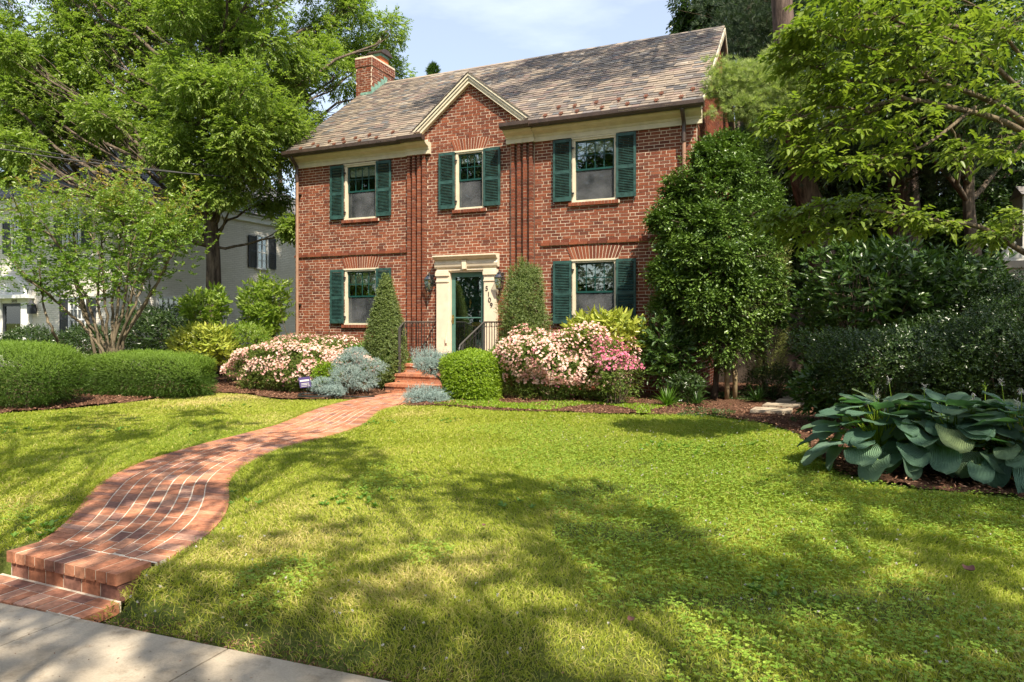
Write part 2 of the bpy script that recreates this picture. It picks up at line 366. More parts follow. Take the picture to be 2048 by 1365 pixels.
def limb(mb, a, b, r0, r1, bend=.15, n=6, sides=6):
    a, b = np.array(a, float), np.array(b, float); d = b-a; L = np.linalg.norm(d)
    mid = a+d*.5+R.normal(size=3)*L*bend*.5+np.array((0, 0, -L*bend*.3))
    t = np.linspace(0, 1, n)[:, None]
    pts = (1-t)**2*a+2*t*(1-t)*mid+t*t*b+np.vstack([np.zeros(3), R.normal(size=(n-2, 3))*L*.015, np.zeros(3)])
    mb.tube(pts, np.linspace(r0, r1, n), sides, cap=False); return pts
def tree(name, label, cat, base, trunk, r0, clumps, leafmat_, barkm, ns=120, k=8, L=.13, Wd=.04, spl=.4, fork=.45, group=None,
         droop=.3, twigs=14, flat=.75, trunk_r1=.35, rich=False, limb_r=.06, shade=None, jitter=.55, leafdroop=.15):
    e = empty(name, base, label, cat, group)
    tr = MB(); tp = smoothpath(trunk, 6)
    rr = np.linspace(r0, r0*trunk_r1, len(tp)); rr[0] *= 1.35; rr[1] *= 1.12; tr.tube(tp, rr, 12)
    br = MB(); allP = []; allD = []
    for c, r in clumps:
        c = np.array(c, float); r = float(r)
        zl = tp[0][2]+(tp[-1][2]-tp[0][2])*fork
        cand = [i for i in range(len(tp)) if tp[i][2] >= zl] or [len(tp)-1]
        dd = [abs(tp[i][2]-(c[2]-.75*np.linalg.norm(tp[i][:2]-c[:2]))) for i in cand]; i = cand[int(np.argmin(dd))]
        dist = np.linalg.norm(tp[i]-c)
        q = limb(br, tp[i], c, min(limb_r*(.5+dist*.10), rr[i]*.8), .018, .14, 8)
        p, nn = blob(ns, c, (r, r, r*flat), 2, .25, .25, seed=int(R.integers(1e6)))
        for j in range(min(twigs, len(p))):
            s_ = q[int(R.integers(4, 8))]; limb(br, s_, p[j], .014, .004, .2, 4, 4)
        allP.append(p); dr = nn*1.0+rdir(len(p))*jitter; dr[:, 2] -= .15; allD.append(dr)
    P = np.concatenate(allP); D = np.concatenate(allD)
    B, E = sprays(P, D, k, R.uniform(.6, 1.2, len(P))*spl, droopy=droop)
    rn = np.clip(np.repeat(R.random(len(P)), k)*.6+R.random(len(B))*.4, 0, 1)
    up = np.tile(np.array((0, 0, 1.)), (len(B), 1))
    tr.build('trunk', barkm, e, True); br.build('branches', barkm, e, True)
    leaves('crown', B, E, L, Wd, leafmat_, e, N=up, droop=leafdroop, rnd=rn, rich=rich)
    return e
def bush(name, label, cat, c, rad, leafm, n, L, Wd, pw=2.0, shell=.6, lump=.12, out=.6, up=.5, k=1, spl=.1, stems=14, stem_r=.018, barkm='twig',
         zmin=.02, group=None, flowers=None, droop=0.1, fold=.3, gz=0, rich=False, base=None, inner=.16, taper=0):
    c = np.array(c, float); b = np.array((c[0], c[1], gz)) if base is None else np.array(base)
    e = empty(name, b, label, cat, group); sd_ = int(R.integers(1e6))
    mb = MB()
    for _ in range(stems):
        d = rdir(1)[0]; d[2] = abs(d[2])*.8; p = c+d*np.array(rad)*.75; p[2] = max(p[2], gz+.1)
        q = limb(mb, b+np.array((R.normal()*.05, R.normal()*.05, 0)), p, stem_r, stem_r*.3, .25, 6, 5)
        for _ in range(3):
            g = q[int(R.integers(2, 6))]; limb(mb, g, g+(p-g)*.4+rdir(1)[0]*min(rad)*.35, stem_r*.4, stem_r*.15, .2, 4, 4)
    mb.build('branches', barkm, e, True)
    p, nn = blob(n, c, rad, pw, shell, lump, gz+zmin, sd_)
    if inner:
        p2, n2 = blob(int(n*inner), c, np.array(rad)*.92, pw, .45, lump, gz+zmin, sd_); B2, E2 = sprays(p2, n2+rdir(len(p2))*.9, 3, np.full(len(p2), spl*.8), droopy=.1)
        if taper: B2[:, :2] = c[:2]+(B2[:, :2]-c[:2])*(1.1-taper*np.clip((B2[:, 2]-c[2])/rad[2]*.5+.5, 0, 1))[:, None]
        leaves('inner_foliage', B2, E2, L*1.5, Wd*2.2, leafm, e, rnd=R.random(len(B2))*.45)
    if taper:
        def tp_(q): q[:, :2] = c[:2]+(q[:, :2]-c[:2])*(1.12-taper*np.clip((q[:, 2]-c[2])/rad[2]*.5+.5, 0, 1))[:, None]
        tp_(p)
    D = nn*out+rdir(len(p))*.6; D[:, 2] += up
    if k > 1:
        B, E = sprays(p, D, k, R.uniform(.6, 1.2, len(p))*spl, droopy=droop)
        rn = np.clip(np.repeat(R.random(len(p)), k)*.55+R.random(len(B))*.45, 0, 1)
        leaves('foliage', B, E, L, Wd, leafm, e, N=np.repeat(nn, k, 0), fold=fold, rnd=rn, rich=rich)
    else:
        leaves('foliage', p, D, L, Wd, leafm, e, N=rdir(len(p)), fold=fold, rich=rich)
    if flowers:
        for (mat, nf, size, thr, test) in flowers:
            p, nn = blob(nf*3, c, np.array(rad)*1.03, pw, .86, lump, gz+.12, sd_)
            kk = np.random.default_rng(sd_+3).normal(size=(6, 3))*8.5
            w = np.sin((p-c)@kk.T).sum(1)+R.normal(size=len(p))*1.0+nn[:, 2]*1.0
            ok = (w > thr)
            if test is not None: ok &= test(p)
            p, nn = p[ok][:nf], nn[ok][:nf]
            ax = unit(nn+rdir(len(p))*.5+np.array((.15, -.25, .25))); s1 = unit(np.cross(ax, rdir(len(p)))); s2 = np.cross(ax, s1)
            Bs = []; Ds = []; Ns = []
            for q in range(5):
                a = 2*math.pi*q/5; Bs.append(p); Ds.append(s1*math.cos(a)+s2*math.sin(a)+ax*.45); Ns.append(ax)
            rn = np.tile(np.clip(R.random(len(p))*.5+.5*(.5+.5*np.sin((p-c)@kk[0])), 0, 1), 5)
            leaves('blossoms', np.concatenate(Bs), np.concatenate(Ds), size, size*.85, mat, e, N=np.concatenate(Ns), fold=.15, rnd=rn, shape=.62)
    return e
def needles(P, D, per, L, spread=.55):
    n = len(P); D = unit(D)
    d = D[:, None]*.9+rdir(n*per).reshape(n, per, 3)*spread
    return np.repeat(P, per, 0), unit(d.reshape(-1, 3))

# ================================================================== THE SETTING
PATH_L = [(-2.55, -11.27), (-2.60, -11.04), (-2.86, -10.72), (-3.12, -10.46), (-3.52, -10.08), (-3.89, -9.66), (-4.14, -9.25), (-4.34, -8.8), (-4.49, -8.23), (-4.60, -7.66), (-4.68, -7.12), (-4.78, -6.6), (-4.98, -6.04), (-5.36, -5.14), (-5.62, -4.27), (-5.80, -3.2), (-5.86, -2.12)]
PATH_R = [(-1.55, -11.25), (-1.52, -11.03), (-1.58, -10.79), (-1.70, -10.49), (-1.92, -10.15), (-2.25, -9.78), (-2.70, -9.35), (-3.05, -8.88), (-3.27, -8.45), (-3.42, -8.05), (-3.50, -7.65), (-3.53, -7.2), (-3.56, -6.7), (-3.72, -5.96), (-4.0, -5.35), (-4.33, -4.6), (-4.40, -4.1), (-4.42, -2.12)]
def resample(P, n, order=None):
    P = smoothpath([(x, y, 0) for x, y in P], 10)[:, :2]; s = np.concatenate([[0], np.cumsum(np.linalg.norm(np.diff(P, axis=0), axis=1))])
    q = np.linspace(0, s[-1], n); return np.stack([np.interp(q, s, P[:, 0]), np.interp(q, s, P[:, 1])], 1), s[-1]
PL, lenL = resample(PATH_L, 200); PR, lenR = resample(PATH_R, 200)
BED_R = [(-4.42, -4.05), (-4.33, -3.95), (-3.57, -3.75), (-2.59, -3.8), (-0.99, -3.5), (.5, -3.15), (1.35, -3.5), (1.88, -4.4), (2.1, -5.75), (2.3, -6.74), (2.78, -7.18), (3.3, -7.2), (3.9, -7.3), (5.2, -7.5), (9, -7.8), (9, 14), (-4.42, 14)]
BED_L = [(-5.75, -3.4), (-6.3, -3.65), (-7.2, -3.85), (-8.2, -3.6), (-8.9, -3.7), (-9.14, -4.2), (-9.15, -5.3), (-9.3, -6.2), (-9.75, -7.3), (-10.6, -8.2), (-12.5, -8.6), (-12.5, 3), (-5.75, 3)]
def inside(P, poly):
    x, y = P[:, 0], P[:, 1]; r = np.zeros(len(P), bool); q = np.array(poly); j = len(q)-1
    for i in range(len(q)):
        c = ((q[i, 1] > y) != (q[j, 1] > y)) & (x < (q[j, 0]-q[i, 0])*(y-q[i, 1])/(q[j, 1]-q[i, 1]+1e-12)+q[i, 0]); r ^= c; j = i
    return r
PATHPOLY = [tuple(p) for p in PL]+[tuple(p) for p in PR[::-1]]
def ED(x): return -11.405+.067*np.clip(x, -12.6, 8)      # the pavement runs slightly askew to the house
def gz(x, y):
    x = np.asarray(x, float); y = np.asarray(y, float)
    t = np.clip((y-ED(x))/.42, 0, 1); t = t*t*(3-2*t)
    z = -.15*(1-t)
    wob = .018*np.sin(x*1.3+.5)*np.sin(y*1.1)+.012*np.sin(x*2.7+y*1.9)
    nearpath = np.exp(-(np.minimum(np.abs(x+3.5), 2)**2)*.0)
    return z+wob*t*np.clip((y+11.3)/1.2, 0, 1)*.7-.01*(y < ED(x))
# one ground sheet to the horizon, finely divided over the garden
gx = np.unique(np.concatenate([[-900, -300, -100, -50], np.arange(-30, -12, 1.5), np.arange(-12, 7, .18), np.arange(7, 30, 1.5), [50, 100, 300, 900]]))
gy = np.unique(np.concatenate([[-900, -300, -100, -50], np.arange(-30, -12.4, 1.5), np.arange(-12.2, -1, .12), np.arange(-1, 30, 1.5), [50, 100, 300, 900]]))
GX, GY = np.meshgrid(gx, gy); nx, ny = len(gx), len(gy)
idx = np.arange(nx*ny).reshape(ny, nx)
F = np.stack([idx[:-1, :-1], idx[:-1, 1:], idx[1:, 1:], idx[1:, :-1]], -1).reshape(-1, 4)
GZ = gz(GX, GY); PP = np.stack([GX.ravel(), GY.ravel()], 1)
sink = inside(PP, [(-2.75, -11.6), (-1.4, -11.6), (-1.4, -11.2), (-2.75, -11.2)]).reshape(ny, nx) | (GY < ED(GX)+.03)
GZ = np.where(sink, -.26, GZ)
o = mesh_obj('ground', np.stack([GX.ravel(), GY.ravel(), GZ.ravel()-.012], 1), F, 'turf', smooth=True); tag(o, kind='structure')
# mulch sheets, lumpy
def bed(poly, name):
    q = np.array(poly); st = .11
    X, Y = np.meshgrid(np.arange(max(q[:, 0].min(), -14), min(q[:, 0].max(), 9)+st, st), np.arange(q[:, 1].min(), min(q[:, 1].max(), 6)+st, st))
    ny_, nx_ = X.shape; P = np.stack([X.ravel(), Y.ravel()], 1); ok = inside(P, poly)
    z = gz(X, Y)+.018+.02*np.sin(X*5.1+1)*np.sin(Y*4.3)+R.normal(size=X.shape)*.008
    i = np.arange(nx_*ny_).reshape(ny_, nx_); Fq = np.stack([i[:-1, :-1], i[:-1, 1:], i[1:, 1:], i[1:, :-1]], -1).reshape(-1, 4)
    Fq = Fq[ok[Fq].all(1)]
    return mesh_obj(name, np.stack([X.ravel(), Y.ravel(), z.ravel()], 1), Fq, 'mulch', smooth=True)
tag(bed(BED_R, 'mulch_bed'), kind='structure'); tag(bed(BED_L, 'mulch_bed'), kind='structure')
# bark chips lying on the mulch
def chips(poly, n, name):
    q = np.array(poly); P = np.stack([R.uniform(max(q[:, 0].min(), -12), min(q[:, 0].max(), 5), n*3), R.uniform(q[:, 1].min(), -1.5, n*3)], 1)
    P = P[inside(P, poly)][:n]; B = np.column_stack([P, gz(P[:, 0], P[:, 1])+.035+R.uniform(-.01, .012, len(P))])
    D = rdir(len(P)); D[:, 2] *= .35
    o = leaves(name, B, D, .045, .016, 'chips', None, fold=.3); tag(o, kind='stuff')
chips(BED_R, 14000, 'bark_chips'); chips(BED_L, 12000, 'bark_chips')

# pavement: concrete slabs with tooled joints
mb = MB(); xs = list(np.arange(-12.1, 7.9, 1.05)+.01)
for a, b in zip(xs[:-1], xs[1:]):
    mb.prism([(a+.005, ED(a)-1.55), (b-.005, ED(b)-1.55), (b-.005, ED(b)), (a+.005, ED(a))], 'z', -.30, -.145+random.uniform(-.0015, .0015))
mb.prism([(-60, -13.8), (xs[0]-.005, ED(xs[0])-1.55), (xs[0]-.005, ED(xs[0])), (-60, ED(-60))], 'z', -.3, -.145); mb.prism([(xs[-1]+.005, ED(xs[-1])-1.55), (60, -12.5), (60, ED(60)), (xs[-1]+.005, ED(xs[-1]))], 'z', -.3, -.145)
mb.prism([(xs[0], ED(xs[0])-1.54), (xs[-1], ED(xs[-1])-1.54), (xs[-1], ED(xs[-1])-.01), (xs[0], ED(xs[0])-.01)], 'z', -.3, -.158)
tag(mb.build('sidewalk', 'concrete'), kind='structure')
mb = MB(); mb.box(-120, 120, -23.5, -15.5, -.5, -.33); tag(mb.build('road', solid('asphalt', (.05, .05, .05), .9, .2, bs=.4)), kind='structure')
mb = MB(); mb.box(-120, 120, -15.5, -15.35, -.5, -.2); tag(mb.build('kerb', 'concrete'), kind='structure')

# brick path: every brick laid, nine lanes following the curve
mb = MB(); mor = MB(); nlane = 9
NS = 200; C_ = (PL+PR)/2; s = np.concatenate([[0], np.cumsum(np.linalg.norm(np.diff(C_, axis=0), axis=1))]); LEN = s[-1]
def pp(sv, w):
    a = np.array([np.interp(sv, s, PL[:, 0]), np.interp(sv, s, PL[:, 1])]); b = np.array([np.interp(sv, s, PR[:, 0]), np.interp(sv, s, PR[:, 1])])
    return a+(b-a)*w
def pbrick(s0, s1, w0, w1, z, r=None):
    j = .0045*1.2
    c = [pp(s0, w0), pp(s0, w1), pp(s1, w1), pp(s1, w0)]; cc = sum(c)/4
    ul = unit((c[3]-c[0]+c[2]-c[1])[None])[0]; uw = unit((c[1]-c[0]+c[2]-c[3])[None])[0]; edge = w0 < .01 or w1 > .99
    jl, jw = (.0035, .005) if edge else (.0052, .0066)
    c = [c[0]+ul*jl+uw*jw, c[1]+ul*jl-uw*jw, c[2]-ul*jl-uw*jw, c[3]-ul*jl+uw*jw]; zt = z+random.uniform(-.0015, .002)
    mb.add([(q[0], q[1], z-.05) for q in c]+[(q[0], q[1], zt) for q in c], [(4, 5, 6, 7), (0, 1, 5, 4), (1, 2, 6, 5), (2, 3, 7, 6), (3, 0, 4, 7)], r)
S0 = .212
WB = [0]+[(2+k)/11 for k in range(8)]+[1]
for l in range(9):
    w0, w1 = WB[l], WB[l+1]
    if l in (0, 8):        # edge bricks laid across
        q = S0
        while q < LEN-.05:
            pbrick(q, q+.096, w0, w1, .012); q += .098
    else:
        q = S0-(.11 if l % 2 else 0)+random.uniform(-.03, .03)
        while q < LEN-.02:
            pbrick(max(q, S0), min(q+.20, LEN), w0, w1, .012); q += .203
# header nosing of the lowest step and the courses under it
for k in range(11):
    a = -2.56+k*.0925; mb.box(a+.005, a+.0835, -11.285, -11.06, -.052, .014+random.uniform(-.002, .002))
for k in range(6):
    a = -2.53+k*.165; mb.box(a+.005, a+.155, -11.27, -11.14, -.150, -.060, random.uniform(0, .35))
for k in range(12):     # flat pad between the step and the pavement
    a = -2.62+k*.0925
    if a < -1.52: mb.box(a+.004, a+.0845, min(-11.39, ED(a+.05)+.004), -11.385, -.2, -.137+random.uniform(-.002, .002))
for k in range(6):
    a = -2.62+k*.185; mb.box(a+.005, a+.18, -11.378, -11.292, -.2, -.137+random.uniform(-.002, .002))
V = []; Fm = []
I0 = int(np.argmax(s > .19))
for i in range(NS):
    a_, b_ = pp(s[i], .006), pp(s[i], .994); V += [(a_[0], a_[1], .0095), (b_[0], b_[1], .0095), (a_[0], a_[1], -.06), (b_[0], b_[1], -.06)]
for i in range(I0, NS-1):
    a, b = 4*i, 4*i+4; Fm += [(a, a+1, b+1, b), (a+2, a, b, b+2), (a+1, a+3, b+3, b+1)]
mor.add(V, Fm); mor.box(-2.55, -1.56, -11.279, -11.05, -.045, .0105); mor.box(-2.545, -1.57, -11.264, -11.02, -.16, -.044); mor.box(-2.62, -1.53, -11.52, -11.27, -.2, -.1395)
pa = mb.build('brick_path', 'path_brick'); tag(pa, kind='structure'); mo = mor.build('path_bedding', 'path_mortar', pa); mo['kind'] = 'structure'
mb = MB()   # stepping stones up the side passage
for k, (x, y, w, d) in enumerate([(1.50, -2.3, .62, .5), (1.62, -1.55, .58, .45), (1.78, -.8, .55, .42), (1.86, -.1, .52, .42), (1.95, .6, .5, .4), (2.02, 1.25, .48, .4)]):
    mb.prism([(x-w/2, y-d/2), (x+w/2-.03, y-d/2+.04), (x+w/2, y+d/2), (x-w/2+.05, y+d/2-.03)], 'z', .0, .065)
tag(mb.build('stepping_stones', 'flagstone'), kind='structure')

# ================================================================== THE HOUSE
HX0, HX1, HZ = -10.14, 0.0, 5.44
ROOFK, ROOFZ = .765, 5.72                      # roof surface: z = ROOFZ + K (y + .35)
RIDGE_Y = 3.6; DEPTH = 7.2
def roofz(y): return ROOFZ+ROOFK*(y+.35)
house = empty('brick_house', (-5.07, 0, 0), 'two-storey red brick house with green shutters and slate roof', 'house')

BW, BH, BJ = .213, .0677, .0115
def course(mb, o, a, nrm, z0, z1, rng, holes=(), proud=.0035, start=0, mort=None, dark=None):
    """lay bricks in a vertical plane: o origin, a unit direction along, rng(z)->(a0,a1), holes (a0,a1,z0,z1)"""
    o = np.array(o, float); a = np.array(a, float); nrm = np.array(nrm, float); up = np.array((0, 0, 1.))
    row = int(math.floor(z0/BH))
    while row*BH < z1-.01:
        zb = max(row*BH, z0); zt = min((row+1)*BH, z1)-BJ; zc = (zb+zt)/2
        if zt-zb < .015: row += 1; continue
        lo, hi = rng(zc)
        iv = [(lo, hi)]
        for h0, h1, hz0, hz1 in holes:
            if hz0 < zc < hz1:
                nv = []
                for p, q in iv:
                    if h1 <= p or h0 >= q: nv.append((p, q)); continue
                    if h0 > p: nv.append((p, h0))
                    if h1 < q: nv.append((h1, q))
                iv = nv
        head = row % 6 == 0
        x = math.floor(lo/BW)*BW-BW*(.5 if row % 2 else 0)+(BW*.17 if head else 0); k = 0
        while x < hi:
            w = BW/2 if (head and k % 2) else BW; k += 1
            for p, q in iv:
                x0, x1 = max(x, p), min(x+w, q)
                if x1-x0 > .035:
                    x1 -= BJ; pr = proud+random.uniform(-.002, .0025); dz = random.uniform(-.0012, .0012)
                    A, B = o+a*x0, o+a*x1
                    vs = [A+up*(zb+dz), B+up*(zb+dz), B+up*(zt+dz), A+up*(zt+dz)]
                    vs = vs+[v+nrm*pr for v in vs]
                    mb.add(vs, [(4, 5, 6, 7), (0, 1, 5, 4), (1, 2, 6, 5), (2, 3, 7, 6), (3, 0, 4, 7)])
            x += w
        row += 1
def sheet(mb, X, Z, holes, Y):
    xs = sorted(set([X[0], X[1]]+[h[0] for h in holes]+[h[1] for h in holes])); zs = sorted(set([Z[0], Z[1]]+[h[2] for h in holes]+[h[3] for h in holes]))
    for a, b in zip(xs[:-1], xs[1:]):
        for c, d in zip(zs[:-1], zs[1:]):
            m_, q = (a+b)/2, (c+d)/2
            if any(h[0] < m_ < h[1] and h[2] < q < h[3] for h in holes): continue
            mb.add([(a, Y, c), (b, Y, c), (b, Y, d), (a, Y, d)], [(0, 1, 2, 3)])
WIN = [  # x0, x1, z0, z1, panes across, sill z, shutters left (x0,x1), right
    (-8.57, -7.60, 4.00, 5.37, 4, (-8.98, -8.57), (-7.61, -7.18), 'upper'),
    (-5.44, -4.70, 4.05, 5.39, 3, (-5.86, -5.44), (-4.71, -4.29), 'mid'),
    (-2.61, -1.63, 4.02, 5.40, 4, (-3.03, -2.61), (-1.64, -1.22), 'upper'),
    (-8.57, -7.60, 1.40, 2.77, 4, (-8.98, -8.57), (-7.61, -7.18), 'lower'),
    (-2.61, -1.63, 1.40, 2.78, 4, (-3.03, -2.61), (-1.64, -1.22), 'lower')]
DOOR = (-5.60, -4.67, .56, 2.66)
holes = [w[:4] for w in WIN]+[DOOR]
# rib panels: slots in the wall
RIBS = [(-6.75, -6.20), (-4.05, -3.48)]
bw = MB(); course(bw, (0, 0, 0), (1, 0, 0), (0, -1, 0), 0, HZ, lambda z: (HX0, HX1), holes+[(a, b, 0, 5.5) for a, b in RIBS])
GF0, GF1, GAX, GAZ = -6.62, -3.45, -5.05, 6.98
course(bw, (0, 0, 0), (1, 0, 0), (0, -1, 0), HZ-.02, GAZ, lambda z: (max(-6.18, GAX-(GAZ-z)/.81), min(-4.06, GAX+(GAZ-z)/.81)))
course(bw, (0, 0, 0), (1, 0, 0), (0, -1, 0), 5.76, GAZ, lambda z: (GAX-(GAZ-z)/.81, -6.18) if GAX-(GAZ-z)/.81 < -6.18 else (0, 0))
course(bw, (0, 0, 0), (1, 0, 0), (0, -1, 0), 5.76, GAZ, lambda z: (-4.06, GAX+(GAZ-z)/.81) if GAX+(GAZ-z)/.81 > -4.06 else (0, 0))
# right and left gable walls
gy0, gy1 = .02, DEPTH
def grng(z): return (0, DEPTH) if z < 5.6 else (max(0, (z-ROOFZ)/ROOFK-.35+.05), min(DEPTH, 2*RIDGE_Y-((z-ROOFZ)/ROOFK-.35)-.05))
course(bw, (HX1, 0, 0), (0, 1, 0), (1, 0, 0), 0, 8.6, grng)
course(bw, (HX0, 0, 0), (0, 1, 0), (-1, 0, 0), 0, 8.6, grng)
# string course and ribs
for r_ in (0,):
    x = HX0
    while x < HX1:
        if not any(a-.1 < x < b for a, b in RIBS) and not (-6.2 < x < -4.05):
            bw.box(x, x+BW-BJ, -.042, .0, 3.115, 3.175)
        x += BW
for a, b in RIBS:
    n_ = 4; wd = .072; pit = (b-a)/n_
    for k in range(n_):
        x0 = a+k*pit+(pit-wd)*.5; row = 0
        while row*BH < 5.36:
            zb, zt = row*BH, (row+1)*BH-BJ
            bw.box(x0+random.uniform(-.002, .002), x0+wd, -.078+random.uniform(-.003, .003), .05, zb, zt)
            if row % 2 == 0 or True:
                bw.box(x0-pit+wd+.008 if k else a+.004, x0-.008, .028, .05, zb, zt)
            row += 1
wall = MB(); sheet(wall, (HX0, HX1), (0, HZ), holes+[(a, b, 0, 5.44) for a, b in RIBS], 0.0)
for a, b in RIBS:
    wall.box(a, b, .032, .06, 0, 5.44)
    pit = (b-a)/4
    for k in range(4): wall.box(a+k*pit+(pit-.064)*.5, a+k*pit+(pit+.064)*.5, -.072, .035, 0, 5.40)
wall.add([(-6.66, 0, HZ), (-3.44, 0, HZ), (-3.44, 0, 5.72), (GAX, 0, 7.02), (-6.66, 0, 5.72)], [(0, 1, 2, 3, 4)])
G = [(0, 0), (DEPTH, 0), (DEPTH, 5.6), (RIDGE_Y, roofz(RIDGE_Y)-.1), (0, roofz(0)-.1)]
for X in (HX0, HX1):
    wall.add([(X, y, z) for y, z in G], [tuple(range(5))])
wall.add([(HX0, DEPTH, 0), (HX1, DEPTH, 0), (HX1, DEPTH, 5.6), (HX0, DEPTH, 5.6)], [(0, 1, 2, 3)])
V1, V2 = np.concatenate(wall.V), np.concatenate(bw.V)
def join2(name, m1, mat1, m2, mat2, parent):
    V = np.concatenate(m1.V+m2.V); Fs = []; mi = []
    for k_, (m_, off) in enumerate(((m1, 0), (m2, m1.n))):
        for f in m_.F.values(): Fs.append(np.array(f)+off); mi += [k_]*len(f)
    return mesh_obj(name, V, Fs, [mat1, mat2], parent, rnd=m1.r+m2.r, matidx=mi)
WALL = join2('wall', wall, 'mortar', bw, 'brick', house)
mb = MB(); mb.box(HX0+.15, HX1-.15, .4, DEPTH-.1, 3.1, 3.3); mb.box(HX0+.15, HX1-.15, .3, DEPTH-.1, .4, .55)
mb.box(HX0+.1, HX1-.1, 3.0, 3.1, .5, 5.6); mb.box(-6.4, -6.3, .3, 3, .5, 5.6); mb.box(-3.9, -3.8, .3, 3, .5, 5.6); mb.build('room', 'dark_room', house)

# arches and sills of standing bricks
def arch(x0, x1, zb, zt, splay, rise, n_, key=None):
    mb = MB(); mo = MB()
    def P(t, z, rr=0):
        c = (x0+x1)/2; w = (x1-x0)/2; q = (z-zb)/(zt-zb); return c+(t*2-1)*(w+splay*q), z+rr*(1-(t*2-1)**2)*q
    for k in range(n_):
        t0, t1 = (k+.09)/n_, (k+.91)/n_; zz = zt+(.10 if key == k else 0)
        p = [P(t0, zb+.004), P(t1, zb+.004), P(t1, zz, rise), P(t0, zz, rise)]
        if key == k: p[2] = (p[2][0]-.002, p[2][1])
        mb.prism(p, 'y', -.0165, .0)
    q = [P(t, zt, rise) for t in np.linspace(1, 0, 9)]
    mo.prism([P(0, zb-.0), P(1, zb-.0)]+q, 'y', -.0115, .001)
    return join2('arch', mo, 'mortar', mb, 'brick', house)
arch(-8.56, -7.6, 2.775, 3.03, .12, .05, 15); arch(-2.62, -1.62, 2.785, 3.04, .12, .05, 15); arch(-5.46, -4.68, 5.40, 5.64, .11, .03, 13, 6)

def shutter(x0, x1, z0, z1, left):
    mb = MB(); y0, y1 = -.075, -.040; w = .048
    mb.box(x0, x0+w, y0, y1, z0, z1); mb.box(x1-w, x1, y0, y1, z0, z1)
    zm = z0+(z1-z0)*.47
    mb.box(x0+w, x1-w, y0+.002, y1, z0, z0+.085); mb.box(x0+w, x1-w, y0+.002, y1, z1-.065, z1); mb.box(x0+w, x1-w, y0+.002, y1, zm-.035, zm+.035)
    ls = MB()
    for a, b in ((z0+.085, zm-.035), (zm+.035, z1-.065)):
        n_ = int((b-a)/.0335); st = (b-a)/n_
        for k in range(n_):
            zc = a+(k+.5)*st; c = ((x0+x1)/2, (y0+y1)/2+.002, zc)
            t = math.radians(38); ax = [(1, 0, 0), (0, math.cos(t), math.sin(t)), (0, -math.sin(t), math.cos(t))]
            mb.obox(c, ax, (x1-x0)/2-w, .0185, .0032)
    o = mb.build('shutter', 'green_paint', house)
    for zz in (z0+.16, z1-.2):
        xx = x1 if left else x0; hg = MB()
        hg.box(xx-.012, xx+.05 if left else xx+.012, -.05, -.030, zz-.018, zz+.018); hg.tube([(xx+(.008 if left else -.008), -.058, zz-.03), (xx+(.008 if left else -.008), -.058, zz+.03)], .006, 6); hg.build('hinge', 'black_paint', o)
    xx = x0+.02 if left else x1-.02; pts = [(xx, -.03, z0-.01), (xx, -.09, z0-.02), (xx+.01, -.095, z0-.05), (xx-.02, -.095, z0-.065), (xx-.03, -.095, z0-.04)]
    hg = MB(); hg.tube(smoothpath(pts, 4), .005, 5); hg.build('shutter_hook', 'black_paint', o)
